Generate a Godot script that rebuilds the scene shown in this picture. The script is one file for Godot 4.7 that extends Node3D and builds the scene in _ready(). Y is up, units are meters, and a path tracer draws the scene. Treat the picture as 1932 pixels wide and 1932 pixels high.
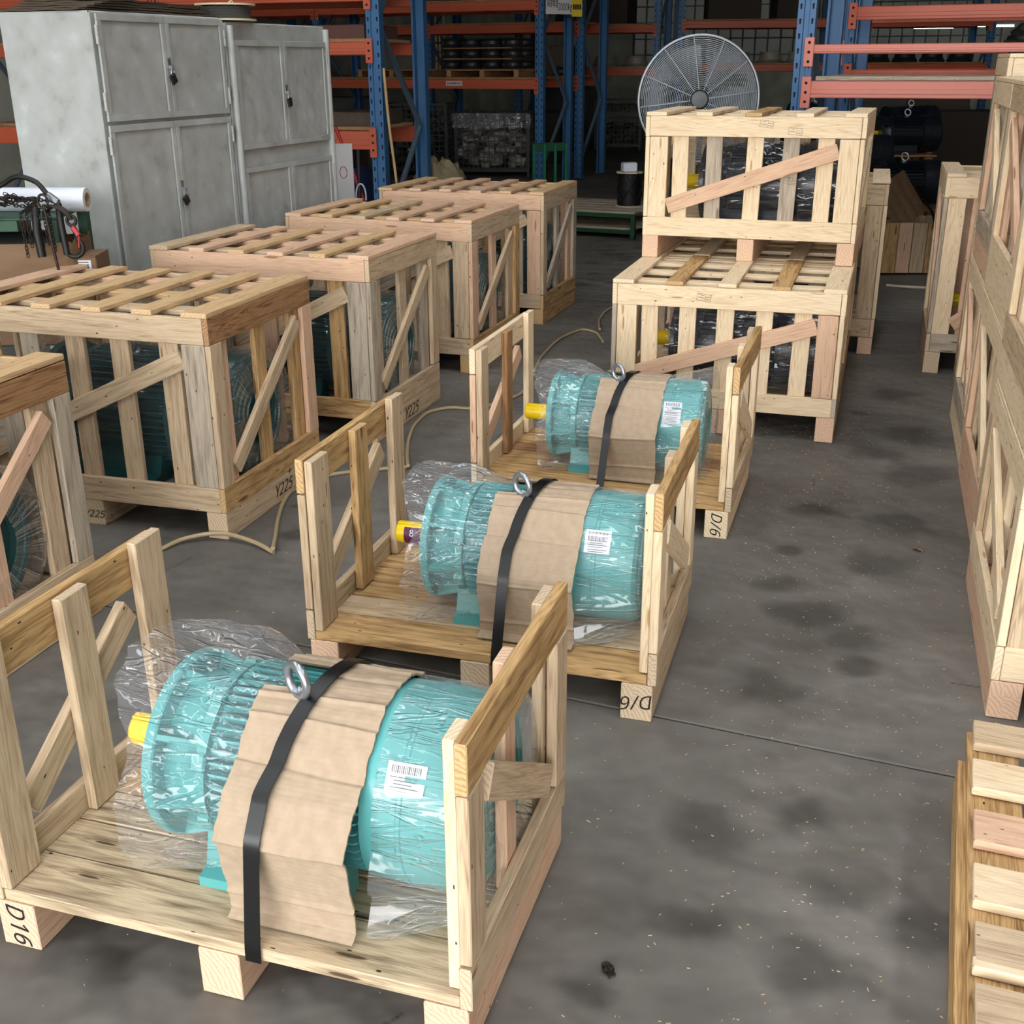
extends Node3D
# A workshop hall: motors on open pallets, slatted crates, steel cabinets and pallet racks.

var rng := RandomNumberGenerator.new()
var M := {}          # materials by name
var counts := {}     # how often a name was used under one parent
var shared := {}     # meshes that alike pieces share


# ---------------------------------------------------------------- mesh collector
class MB:
	var v := PackedVector3Array()
	var n := PackedVector3Array()
	var t := PackedVector2Array()
	var ix := PackedInt32Array()

	func corner(p: Vector3, nn: Vector3, uv: Vector2) -> int:
		v.append(p)
		n.append(nn)
		t.append(uv)
		return v.size() - 1

	func tri(a: int, b: int, c: int) -> void:
		# clockwise seen from the side the normal points to
		var g := (v[b] - v[a]).cross(v[c] - v[a])
		if g.dot(n[a] + n[b] + n[c]) > 0.0:
			ix.append_array(PackedInt32Array([a, c, b]))
		else:
			ix.append_array(PackedInt32Array([a, b, c]))

	func quad(a: Vector3, b: Vector3, c: Vector3, d: Vector3, nn: Vector3, ua := Vector2(0, 0), ub := Vector2(1, 0), uc := Vector2(1, 1), ud := Vector2(0, 1)) -> void:
		var i := corner(a, nn, ua)
		corner(b, nn, ub)
		corner(c, nn, uc)
		corner(d, nn, ud)
		tri(i, i + 1, i + 2)
		tri(i, i + 2, i + 3)

	# box with chamfered edges, centred in x
	func box(x: Transform3D, size: Vector3, ch := 0.0) -> void:
		var h := size / 2.0
		for ax in 3:
			for s in [-1.0, 1.0]:
				var a1 := (ax + 1) % 3
				var a2 := (ax + 2) % 3
				var q := []
				for w in [[-1, -1], [1, -1], [1, 1], [-1, 1]]:
					var p := Vector3()
					p[ax] = s * h[ax]
					p[a1] = w[0] * (h[a1] - ch)
					p[a2] = w[1] * (h[a2] - ch)
					q.append(x * p)
				var nn := Vector3()
				nn[ax] = s
				nn = (x.basis * nn).normalized()
				quad(q[0], q[1], q[2], q[3], nn, Vector2(0, 0), Vector2(size[a1], 0), Vector2(size[a1], size[a2]), Vector2(0, size[a2]))
		if ch <= 0.0:
			return
		for ax in 3:
			var a1 := (ax + 1) % 3
			var a2 := (ax + 2) % 3
			for s1 in [-1.0, 1.0]:
				for s2 in [-1.0, 1.0]:
					var q := []
					for w in [[-1, 0], [1, 0], [1, 1], [-1, 1]]:
						var p := Vector3()
						p[ax] = w[0] * (h[ax] - ch)
						p[a1] = s1 * (h[a1] - (ch if w[1] == 1 else 0.0))
						p[a2] = s2 * (h[a2] - (0.0 if w[1] == 1 else ch))
						q.append(x * p)
					var nn := Vector3()
					nn[a1] = s1
					nn[a2] = s2
					quad(q[0], q[1], q[2], q[3], (x.basis * nn).normalized())

	# surface of revolution round the local x axis; profile of Vector2(x, radius)
	func lathe(x: Transform3D, prof: Array, seg: int, smooth := false, from := 0.0, to := TAU) -> void:
		for k in prof.size() - 1:
			var p: Vector2 = prof[k]
			var q: Vector2 = prof[k + 1]
			var d := q - p
			if d.length() < 1e-7:
				continue
			var np := Vector2(-d.y, d.x).normalized()
			var nq := np
			if smooth:
				if k > 0:
					var d0: Vector2 = p - prof[k - 1]
					np = (np + Vector2(-d0.y, d0.x).normalized()).normalized()
				if k < prof.size() - 2:
					var d1: Vector2 = prof[k + 2] - q
					nq = (nq + Vector2(-d1.y, d1.x).normalized()).normalized()
			var base := v.size()
			for i in seg + 1:
				var a := lerpf(from, to, float(i) / seg)
				var c := cos(a)
				var s := sin(a)
				corner(x * Vector3(p.x, p.y * s, p.y * c), (x.basis * Vector3(np.x, np.y * s, np.y * c)).normalized(), Vector2(float(i) / seg, p.x))
				corner(x * Vector3(q.x, q.y * s, q.y * c), (x.basis * Vector3(nq.x, nq.y * s, nq.y * c)).normalized(), Vector2(float(i) / seg, q.x))
			for i in seg:
				var a := base + i * 2
				if p.y > 1e-6:
					tri(a, a + 1, a + 2)
				if q.y > 1e-6:
					tri(a + 1, a + 3, a + 2)

	# round tube along a path
	func tube(pts: Array, r: float, seg := 8, closed := false) -> void:
		var m := pts.size()
		var base := v.size()
		var up := Vector3.UP
		for k in m:
			var a: Vector3 = pts[(k - 1 + m) % m] if closed or k > 0 else pts[k]
			var b: Vector3 = pts[(k + 1) % m] if closed or k < m - 1 else pts[k]
			var d := (b - a).normalized()
			if absf(d.dot(up)) > 0.95:
				up = Vector3.RIGHT if absf(d.x) < 0.9 else Vector3.FORWARD
			var s := d.cross(up).normalized()
			up = s.cross(d).normalized()
			for i in seg:
				var an := TAU * i / seg
				var nn := s * cos(an) + up * sin(an)
				corner(pts[k] + nn * r, nn, Vector2(float(i) / seg, k))
		for k in (m if closed else m - 1):
			for i in seg:
				var a := base + k * seg + i
				var b := base + k * seg + (i + 1) % seg
				var c := base + ((k + 1) % m) * seg + i
				var d := base + ((k + 1) % m) * seg + (i + 1) % seg
				tri(a, b, c)
				tri(b, d, c)
		if not closed:
			for k in [0, m - 1]:
				var dir: Vector3 = (pts[0] - pts[1]).normalized() if k == 0 else (pts[m - 1] - pts[m - 2]).normalized()
				var c := corner(pts[k], dir, Vector2(0, 0))
				var first := v.size()
				for i in seg:
					corner(v[base + k * seg + i], dir, Vector2(0, 0))
				for i in seg:
					tri(c, first + i, first + (i + 1) % seg)

	func bar(a: Vector3, b: Vector3, w: float, h: float, up := Vector3.UP, ch := 0.0) -> void:
		var d := (b - a).normalized()
		if absf(d.dot(up)) > 0.98:
			up = Vector3.FORWARD
		var s := d.cross(up).normalized()
		box(Transform3D(Basis(d, s.cross(d), s), (a + b) / 2.0), Vector3(a.distance_to(b), h, w), ch)

	# smooth sheet over a grid of points; f(i, j) gives a point
	func sheet(nu: int, nv: int, f: Callable, uv := Vector2(1, 1), close_u := false) -> void:
		var base := v.size()
		var p := PackedVector3Array()
		for j in nv + 1:
			for i in nu + 1:
				p.append(f.call(0 if close_u and i == nu else i, j))
		var w := nu + 1
		for j in nv + 1:
			for i in nu + 1:
				var il := i - 1 if i > 0 else (nu - 1 if close_u else 0)
				var ir := i + 1 if i < nu else (1 if close_u else nu)
				var a := p[j * w + ir] - p[j * w + il]
				var b := p[mini(j + 1, nv) * w + i] - p[maxi(j - 1, 0) * w + i]
				var nn := b.cross(a).normalized()
				corner(p[j * w + i], nn if nn.length() > 0.5 else Vector3.UP, Vector2(float(i) / nu * uv.x, float(j) / nv * uv.y))
		for j in nv:
			for i in nu:
				var a := base + j * w + i
				tri(a, a + 1, a + w)
				tri(a + 1, a + w + 1, a + w)

	# flat polygon in the local xy plane, pushed out along z
	func prism(x: Transform3D, poly: PackedVector2Array, depth: float) -> void:
		var tr := Geometry2D.triangulate_polygon(poly)
		for s in [-1.0, 1.0]:
			var nn := (x.basis * Vector3(0, 0, s)).normalized()
			var base := v.size()
			for p in poly:
				corner(x * Vector3(p.x, p.y, s * depth / 2.0), nn, p)
			for k in range(0, tr.size(), 3):
				tri(base + tr[k], base + tr[k + 1], base + tr[k + 2])
		var turn := -1.0 if Geometry2D.is_polygon_clockwise(poly) else 1.0
		for k in poly.size():
			var p := poly[k]
			var q := poly[(k + 1) % poly.size()]
			var e := (q - p).normalized()
			var nn := (x.basis * Vector3(e.y, -e.x, 0) * turn).normalized()
			quad(x * Vector3(p.x, p.y, -depth / 2), x * Vector3(q.x, q.y, -depth / 2), x * Vector3(q.x, q.y, depth / 2), x * Vector3(p.x, p.y, depth / 2), nn)

	func put(mesh: ArrayMesh, mat: Material) -> void:
		var a := []
		a.resize(Mesh.ARRAY_MAX)
		a[Mesh.ARRAY_VERTEX] = v
		a[Mesh.ARRAY_NORMAL] = n
		a[Mesh.ARRAY_TEX_UV] = t
		a[Mesh.ARRAY_INDEX] = ix
		mesh.add_surface_from_arrays(Mesh.PRIMITIVE_TRIANGLES, a)
		mesh.surface_set_material(mesh.get_surface_count() - 1, mat)

	func done(mat: Material) -> ArrayMesh:
		var m := ArrayMesh.new()
		put(m, mat)
		return m


# ---------------------------------------------------------------- nodes
func numbered(parent: Node, called: String) -> String:
	var key := "%d/%s" % [parent.get_instance_id(), called]
	var k: int = counts.get(key, 0)
	counts[key] = k + 1
	return called if k == 0 else "%s_%03d" % [called, k]


func thing(called: String, label: String, category: String, at := Vector3.ZERO, turn := 0.0, group := "") -> Node3D:
	var o := Node3D.new()
	o.name = numbered(self, called)
	add_child(o, true)
	o.position = at
	o.rotation.y = turn
	tag(o, label, category, group)
	return o


func tag(o: Node, label: String, category: String, group := "") -> void:
	o.set_meta("label", label)
	o.set_meta("category", category)
	if group != "":
		o.set_meta("group", group)


func part(parent: Node, called: String, mesh: Mesh, at := Transform3D.IDENTITY, label := "") -> MeshInstance3D:
	var o := MeshInstance3D.new()
	o.mesh = mesh
	o.name = numbered(parent, called)
	parent.add_child(o, true)
	o.transform = at
	if label != "":
		o.set_meta("label", label)
	return o


func lone(called: String, mesh: Mesh, label: String, category: String, at := Transform3D.IDENTITY, group := "") -> MeshInstance3D:
	var o := part(self, called, mesh, at)
	tag(o, label, category, group)
	return o


func structure(called: String, mesh: Mesh, at := Transform3D.IDENTITY) -> MeshInstance3D:
	var o := part(self, called, mesh, at)
	o.set_meta("kind", "structure")
	return o


func copy(src: Node3D, called: String, label: String, category: String, at: Vector3, turn: float, group := "") -> Node3D:
	var r: Node3D = src.duplicate()
	r.name = numbered(self, called)
	add_child(r, true)
	r.position = at
	r.rotation.y = turn
	tag(r, label, category, group)
	return r


func X(p := Vector3.ZERO, e := Vector3.ZERO) -> Transform3D:
	return Transform3D(Basis.from_euler(e), p)


func writing(parent: Node, called: String, words: String, height: float, at: Transform3D, mat: Material, deep := 0.0006, slant := 0.0, face := "Droid Sans") -> MeshInstance3D:
	var tm := TextMesh.new()
	var f := SystemFont.new()
	f.font_names = PackedStringArray([face])
	tm.font = f
	tm.text = words
	tm.font_size = 48
	tm.pixel_size = height / 48.0
	tm.depth = deep
	tm.curve_step = 2.0
	tm.material = mat
	var b := Basis(Vector3(1, 0, 0), Vector3(slant, 1, 0), Vector3(0, 0, 1))
	return part(parent, called, tm, at * Transform3D(b, Vector3.ZERO))


# ---------------------------------------------------------------- materials
func std(called: String, c: Color, rough := 0.7, metal := 0.0) -> StandardMaterial3D:
	var m := StandardMaterial3D.new()
	m.resource_name = called
	m.albedo_color = c
	m.roughness = rough
	m.metallic = metal
	M[called] = m
	return m


func noise_tex(freq: float, size := 256, ramp: Array = [], normal := 0.0, kind := FastNoiseLite.TYPE_SIMPLEX_SMOOTH, oct := 4) -> NoiseTexture2D:
	var nz := FastNoiseLite.new()
	nz.noise_type = kind
	nz.frequency = freq
	nz.fractal_octaves = oct
	nz.seed = 7
	var t := NoiseTexture2D.new()
	t.noise = nz
	t.width = size
	t.height = size
	t.seamless = true
	if normal > 0.0:
		t.as_normal_map = true
		t.bump_strength = normal
	if ramp.size() > 0:
		var g := Gradient.new()
		g.offsets = PackedFloat32Array(ramp[0])
		g.colors = PackedColorArray(ramp[1])
		t.color_ramp = g
	return t


# saw-cut board face: grain along u, knots, fibres and a few nail marks
func wood_image(sd: int, light: Color, dark: Color, rings: float, wander: float, knots: int, stain: float, contrast: float) -> Image:
	var w := 512
	var h := 256
	var na := FastNoiseLite.new()
	na.seed = sd
	na.frequency = 1.0
	na.fractal_octaves = 2
	var nb := FastNoiseLite.new()
	nb.seed = sd + 50
	nb.frequency = 1.0
	nb.fractal_octaves = 3
	var r := RandomNumberGenerator.new()
	r.seed = sd
	var kn := []
	for i in knots:
		kn.append(Vector3(r.randf() * w, r.randf() * h, r.randf_range(3.0, 7.0)))
	var data := PackedByteArray()
	data.resize(w * h * 3)
	var at := 0
	for y in h:
		for x in w:
			var k := 0.0
			var bend := 0.0
			for q in kn:
				var dx: float = (x - q.x) * 0.42
				var dy: float = y - q.y
				var d := dx * dx + dy * dy
				var z: float = q.z
				if d < z * z * 60.0:
					bend += exp(-d / (z * z * 9.0)) * 1.6
					k = maxf(k, 1.0 - sqrt(d) / z)
			var ring := (y * rings + na.get_noise_2d(x * 0.0028, y * 0.009) * wander + na.get_noise_2d(700.0 + x * 0.0008, y * 0.045) * 1.3 + bend)
			var g := 0.5 + 0.5 * sin(ring * TAU)
			g = g * g * g
			var fib := na.get_noise_2d(x * 0.035, y * 0.55)
			var blot := nb.get_noise_2d(x * 0.008 + 90.0, y * 0.03)
			var amp := 0.65 + 0.9 * nb.get_noise_2d(x * 0.004, 300.0 + y * 0.02)
			var dk := clampf(contrast * g * amp + 0.26 * fib + 0.12 + stain * maxf(0.0, blot + 0.05) + clampf(k * 3.0, 0.0, 0.95), 0.0, 1.15)
			var c := light.lerp(dark, dk)
			data[at] = int(clampf(c.r, 0, 1) * 255)
			data[at + 1] = int(clampf(c.g, 0, 1) * 255)
			data[at + 2] = int(clampf(c.b, 0, 1) * 255)
			at += 3
	var im := Image.create_from_data(w, h, false, Image.FORMAT_RGB8, data)
	for i in 14:  # nail and staple marks
		var px := r.randi_range(4, w - 8)
		var py := r.randi_range(4, h - 8)
		im.fill_rect(Rect2i(px, py, r.randi_range(2, 3), r.randi_range(2, 5)), dark.darkened(0.6))
	return im


func end_image(sd: int, light: Color, dark: Color) -> Image:
	var im := Image.create(128, 128, false, Image.FORMAT_RGB8)
	var na := FastNoiseLite.new()
	na.seed = sd
	na.frequency = 0.03
	for y in 128:
		for x in 128:
			var d := Vector2(x + 20, y - 170).length() + na.get_noise_2d(x, y) * 5.0
			var g := pow(0.5 + 0.5 * sin(d * 0.62), 2.0)
			im.set_pixel(x, y, light.lerp(dark, clampf(0.5 * g + 0.4 * na.get_noise_2d(x * 9.0, y * 9.0) + 0.1, 0, 1)))
	return im


func make_woods() -> void:
	var bumps := noise_tex(0.02, 256, [], 3.0)
	var kinds := {
		"pale": [3, Color(0.93, 0.855, 0.73), Color(0.74, 0.60, 0.44), 0.034, 4.5, 5, 0.22, 0.34],
		"tan": [11, Color(0.83, 0.74, 0.62), Color(0.54, 0.44, 0.34), 0.055, 3.0, 2, 0.45, 0.38],
		"honey": [23, Color(0.82, 0.68, 0.48), Color(0.47, 0.34, 0.21), 0.030, 5.0, 4, 0.65, 0.42],
		"warm": [83, Color(0.85, 0.725, 0.555), Color(0.60, 0.46, 0.32), 0.040, 4.0, 3, 0.35, 0.34],
		"pink": [31, Color(0.88, 0.745, 0.63), Color(0.66, 0.49, 0.39), 0.045, 3.2, 3, 0.25, 0.34],
		"brown": [47, Color(0.70, 0.54, 0.39), Color(0.36, 0.23, 0.14), 0.060, 6.0, 2, 0.40, 0.52],
		"grey": [59, Color(0.76, 0.705, 0.63), Color(0.47, 0.42, 0.37), 0.060, 3.0, 3, 0.55, 0.36],
		"worn": [71, Color(0.85, 0.765, 0.64), Color(0.40, 0.335, 0.26), 0.026, 4.0, 3, 0.7, 0.28],
	}
	for k in kinds:
		var a: Array = kinds[k]
		var m := std("wood_" + k, Color.WHITE, 0.78)
		m.albedo_texture = ImageTexture.create_from_image(wood_image(a[0], a[1], a[2], a[3], a[4], a[5], a[6], a[7]))
		m.normal_enabled = true
		m.normal_texture = bumps
		m.normal_scale = 0.25
		m.metallic_specular = 0.3
		var e := std("end_" + k, Color.WHITE, 0.85)
		e.albedo_texture = ImageTexture.create_from_image(end_image(a[0], (a[1] as Color).lightened(0.08), (a[2] as Color).lerp(a[1], 0.35)))
		e.metallic_specular = 0.25


# one sawn board from a to b (middle line), w wide, t thick, up = direction of its thickness
func board_mesh(l: float, w: float, t: float, kind: String) -> ArrayMesh:
	var sides := MB.new()
	var ends := MB.new()
	var ch := 0.0022
	var su := 1.6
	var ou := rng.randf() * maxf(0.0, 1.0 - l / su)
	var sv := 0.25
	var h := Vector3(l, t, w) / 2.0
	for ax in [1, 2]:
		var ov := rng.randf() * maxf(0.0, 1.0 - (w if ax == 1 else t) / sv)
		var o: int = 3 - ax
		for s in [-1.0, 1.0]:
			var q := []
			var uv := []
			for c in [[-1, -1], [1, -1], [1, 1], [-1, 1]]:
				var p := Vector3()
				p.x = c[0] * (h.x - ch)
				p[ax] = s * h[ax]
				p[o] = c[1] * (h[o] - ch)
				q.append(p)
				uv.append(Vector2(ou + (p.x + h.x) / su, ov + (p[o] + h[o]) / sv))
			var nn := Vector3()
			nn[ax] = s
			sides.quad(q[0], q[1], q[2], q[3], nn, uv[0], uv[1], uv[2], uv[3])
			ov = rng.randf() * maxf(0.0, 1.0 - (w if ax == 1 else t) / sv)
	for s1 in [-1.0, 1.0]:  # long chamfers
		for s2 in [-1.0, 1.0]:
			var a := Vector3(-h.x + ch, s1 * h.y, s2 * (h.z - ch))
			var b := Vector3(h.x - ch, s1 * h.y, s2 * (h.z - ch))
			var c := Vector3(h.x - ch, s1 * (h.y - ch), s2 * h.z)
			var d := Vector3(-h.x + ch, s1 * (h.y - ch), s2 * h.z)
			sides.quad(a, b, c, d, Vector3(0, s1, s2).normalized(), Vector2(ou, 0.3), Vector2(ou + l / su, 0.3), Vector2(ou + l / su, 0.31), Vector2(ou, 0.31))
	for s in [-1.0, 1.0]:
		var oe := Vector2(rng.randf(), rng.randf())
		var q := []
		var uv := []
		for c in [[-1, -1], [1, -1], [1, 1], [-1, 1]]:
			q.append(Vector3(s * h.x, c[0] * (h.y - ch), c[1] * (h.z - ch)))
			uv.append(oe + Vector2(c[0] * h.y, c[1] * h.z) / 0.16)
		ends.quad(q[0], q[1], q[2], q[3], Vector3(s, 0, 0), uv[0], uv[1], uv[2], uv[3])
		for e in [[1, 2, 1.0], [1, 2, -1.0], [2, 1, 1.0], [2, 1, -1.0]]:
			var k: int = e[0]
			var o: int = e[1]
			var f: float = e[2]
			var r4 := []
			for c in [[-1.0, 0], [1.0, 0], [1.0, 1], [-1.0, 1]]:
				var p := Vector3()
				p.x = s * (h.x - (ch if c[1] == 1 else 0.0))
				p[k] = f * (h[k] - (0.0 if c[1] == 1 else ch))
				p[o] = c[0] * (h[o] - ch)
				r4.append(p)
			var nn := Vector3(s, 0, 0)
			nn[k] = f
			ends.quad(r4[0], r4[1], r4[2], r4[3], nn.normalized())
	var mesh := ArrayMesh.new()
	sides.put(mesh, M["wood_" + kind])
	ends.put(mesh, M["end_" + kind])
	return mesh


func board(parent: Node, called: String, a: Vector3, b: Vector3, w: float, t: float, up: Vector3, kind: String, loose := 0.0012) -> MeshInstance3D:
	var d := (b - a).normalized()
	var s := d.cross(up).normalized()
	var u := s.cross(d).normalized()
	var j := Vector3(rng.randf_range(-1, 1), rng.randf_range(-1, 1), rng.randf_range(-1, 1)) * loose
	var bs := Basis(d, u, s) * Basis(Vector3(0, 1, 0), rng.randf_range(-1, 1) * loose * 3.0)
	return part(parent, called, board_mesh(a.distance_to(b) - loose * 2.0, w * rng.randf_range(0.97, 1.01), t * rng.randf_range(0.96, 1.0), kind), Transform3D(bs, (a + b) / 2.0 + j))


func pick(list: Array) -> String:
	return list[rng.randi() % list.size()]


# ---------------------------------------------------------------- crates
# Slatted crate: x along its width, near side at +z. o: W, D, H, hl (under the lid frame), cs (skid height), cb (top of base frame)
func crate(called: String, label: String, at: Vector3, turn: float, o: Dictionary, group := "") -> Node3D:
	var c := thing(called, label, "crate", at, turn, group)
	var W: float = o.W
	var D: float = o.D
	var H: float = o.H
	var hl: float = o.hl
	var cs: float = o.cs
	var cb: float = o.cb
	var t := 0.024
	var tones: Array = o.get("tones", ["tan", "tan", "grey", "honey", "pink"])
	var lid: Array = o.get("lid", tones)
	var Y := Vector3.UP
	var Z := Vector3.BACK
	var XX := Vector3.RIGHT
	for k in 3:
		var x := (k - 1) * (W / 2 - 0.047)
		board(c, "skid", Vector3(x, cs / 2, -D / 2), Vector3(x, cs / 2, D / 2), 0.09, cs, Y, o.get("skid", pick(tones)), 0.0006)
	var nd: int = o.get("deck", 6)
	for k in nd:
		var z := lerpf(-D / 2 + 0.08, D / 2 - 0.08, float(k) / (nd - 1))
		board(c, "deck_board", Vector3(-W / 2 + t, cs + 0.011, z), Vector3(W / 2 - t, cs + 0.011, z), 0.105, 0.022, Y, pick(tones))
	for s in [-1.0, 1.0]:
		# base frame: side boards outside, front and back boards between them
		board(c, "base_board", Vector3(s * (W / 2 - t / 2), (cs + cb) / 2, -D / 2), Vector3(s * (W / 2 - t / 2), (cs + cb) / 2, D / 2), cb - cs, t, XX * s, pick(tones))
		board(c, "base_board", Vector3(-W / 2 + t, (cs + cb) / 2, s * (D / 2 - t / 2)), Vector3(W / 2 - t, (cs + cb) / 2, s * (D / 2 - t / 2)), cb - cs, t, Z * s, pick(tones))
		# lid frame
		var lt := H - 0.02
		board(c, "lid_rail", Vector3(s * (W / 2 - t / 2), (hl + lt) / 2, -D / 2), Vector3(s * (W / 2 - t / 2), (hl + lt) / 2, D / 2), lt - hl, t, XX * s, o.get("side_rail", pick(lid)))
		board(c, "lid_rail", Vector3(-W / 2 + t, (hl + lt) / 2, s * (D / 2 - t / 2)), Vector3(W / 2 - t, (hl + lt) / 2, s * (D / 2 - t / 2)), lt - hl, t, Z * s, o.get("front_rail", pick(lid)))
		for q in [-1.0, 1.0]:  # corner posts: one board on the long face, one on the short face
			board(c, "post", Vector3(s * (W / 2 - t - 0.052), cb, q * (D / 2 - t / 2)), Vector3(s * (W / 2 - t - 0.052), hl, q * (D / 2 - t / 2)), 0.1, t, Z * q, pick(tones))
			board(c, "post", Vector3(s * (W / 2 - t / 2), cb, q * (D / 2 - 0.045)), Vector3(s * (W / 2 - t / 2), hl, q * (D / 2 - 0.045)), 0.088, t, XX * s, pick(tones))
		var nf: int = o.get("front_slats", 5)
		for k in nf:
			var x := lerpf(-W / 2 + 0.2, W / 2 - 0.2, float(k) / (nf - 1)) + rng.randf_range(-0.01, 0.01)
			board(c, "slat", Vector3(x, cs + 0.03, s * (D / 2 - 1.5 * t)), Vector3(x + rng.randf_range(-0.008, 0.008), H - 0.03, s * (D / 2 - 1.5 * t)), 0.085, t, Z * s, pick(tones))
		var ns: int = o.get("side_slats", 3)
		for k in ns:
			var z := lerpf(-D / 2 + 0.13, D / 2 - 0.13, float(k) / (ns - 1)) + rng.randf_range(-0.01, 0.01)
			board(c, "slat", Vector3(s * (W / 2 - 1.5 * t), cs + 0.03, z), Vector3(s * (W / 2 - 1.5 * t), H - 0.03, z), 0.085, t, XX * s, pick(tones))
		board(c, "brace", Vector3(-W / 2 + 0.13, cb + 0.06, s * (D / 2 - t / 2)), Vector3(W / 2 - 0.13, hl - 0.06, s * (D / 2 - t / 2)), 0.08, t, Z * s, o.get("brace", pick(tones)))
		board(c, "brace", Vector3(s * (W / 2 - t / 2), cb + 0.05, D / 2 - 0.125), Vector3(s * (W / 2 - t / 2), hl - 0.05, -D / 2 + 0.125), 0.066, t, XX * s, pick(tones))
	var slats: int = o.get("slats", 6)
	for k in slats:
		var edge := k == 0 or k == slats - 1
		var w := 0.11 if edge else 0.09
		var x := lerpf(-W / 2 + 0.055, W / 2 - 0.055, float(k) / (slats - 1))
		if o.get("across", false):
			var z := lerpf(-D / 2 + 0.055, D / 2 - 0.055, float(k) / (slats - 1))
			board(c, "top_slat", Vector3(-W / 2, H - 0.01, z), Vector3(W / 2, H - 0.01, z), w, 0.02, Y, pick(lid), 0.002)
		else:
			board(c, "top_slat", Vector3(x, H - 0.01, D / 2 + rng.randf_range(0, 0.008)), Vector3(x, H - 0.01, -D / 2), w, 0.02, Y, pick(lid), 0.002)
	for k in 3:
		var z := (k - 1) * (D / 2 - 0.16)
		if o.get("across", false):
			var x := (k - 1) * (W / 2 - 0.16)
			board(c, "batten", Vector3(x, H - 0.031, -D / 2 + t), Vector3(x, H - 0.031, D / 2 - t), 0.085, 0.02, Y, pick(lid))
		else:
			board(c, "batten", Vector3(-W / 2 + t, H - 0.031, z), Vector3(W / 2 - t, H - 0.031, z), 0.085, 0.02, Y, pick(lid))
	return c


# Open pallet of a crate whose long sides and lid are still off: deck on skids with the two end panels
func open_crate(label: String, at: Vector3, turn: float, o: Dictionary) -> Node3D:
	var c := thing("open_crate", label, "crate", at, turn, "open crates with a strapped motor")
	var W: float = o.W
	var D: float = o.D
	var hs: float = o.hs
	var hb: float = o.hb
	var r0: float = o.r0
	var r1: float = o.r1
	var t := 0.026
	var Y := Vector3.UP
	var XX := Vector3.RIGHT
	var deck: Array = o.deck
	var tones: Array = o.tones
	for k in 3:
		var x := (k - 1) * (W / 2 - 0.055)
		var s := board(c, "skid", Vector3(x, hs / 2, -D / 2), Vector3(x, hs / 2, D / 2), 0.095, hs, Y, o.skids[k], 0.0006)
		if k == o.get("mark", -1):
			writing(s, "pen_mark", o.words, 0.062, Transform3D(Basis(Vector3(0, 0, -1), Vector3(0, 1, 0), Vector3(1, 0, 0)).rotated(Vector3(1, 0, 0), o.get("mark_turn", 0.0)), Vector3(D / 2 + 0.0002, 0.0, 0.0)), M.ink, 0.0006, 0.25)
	var z := -D / 2
	var widths: Array = o.widths
	var sum := 0.0
	for w in widths:
		sum += w
	for k in widths.size():
		var w: float = widths[k] / sum * D
		board(c, "deck_board", Vector3(-W / 2 + t, hs + 0.015, z + w / 2), Vector3(W / 2 - t, hs + 0.015, z + w / 2), w - 0.006, 0.03, Y, deck[k % deck.size()], 0.0015)
		z += w
	for s in [-1.0, 1.0]:
		var lean: float = o.get("lean", 0.0) * s
		var b: Array = o.right if s > 0 else o.left
		var xo := func(y: float) -> float: return s * (W / 2 - t / 2) + lean * (y - hb)
		var xi := func(y: float) -> float: return s * (W / 2 - 1.5 * t - 0.002) + lean * (y - hb)
		board(c, "base_board", Vector3(xo.call(hb), (hs + hb) / 2, D / 2), Vector3(xo.call(hb), (hs + hb) / 2, -D / 2), hb - hs, t, XX * s, b[0])
		board(c, "top_rail", Vector3(xo.call(r1), (r0 + r1) / 2, D / 2), Vector3(xo.call(r1), (r0 + r1) / 2, -D / 2), r1 - r0, t, XX * s, b[1])
		for q in [-1.0, 1.0]:
			if s > 0 or q > 0:
				board(c, "post", Vector3(xo.call(hb), hb + 0.003, q * (D / 2 - 0.046)), Vector3(xo.call(r0), r0 - 0.003, q * (D / 2 - 0.046)), 0.088, t, XX * s, b[2])
		for k in 3:
			var zz := (1 - k) * (D / 2 - 0.055) + rng.randf_range(-0.006, 0.006)
			var top := r1 - 0.005 + (0.02 if k == 2 and s < 0 else 0.0)
			board(c, "upright", Vector3(xi.call(hs), hs + 0.032, zz), Vector3(xi.call(top), top, zz + rng.randf_range(-0.01, 0.01)), b[6 + k] if b.size() > 6 else 0.1, t, XX * s, b[3 + k])
		var z0 := D / 2 - 0.13
		var y0 := r0 - 0.05
		var y1 := hb + 0.05
		if s < 0:
			y0 = hb + 0.05
			y1 = r0 - 0.05
		board(c, "brace", Vector3(xo.call(y0), y0, z0), Vector3(xo.call(y1), y1, -z0), 0.075, t, XX * s, b[2], 0.0005)
	return c


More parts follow.
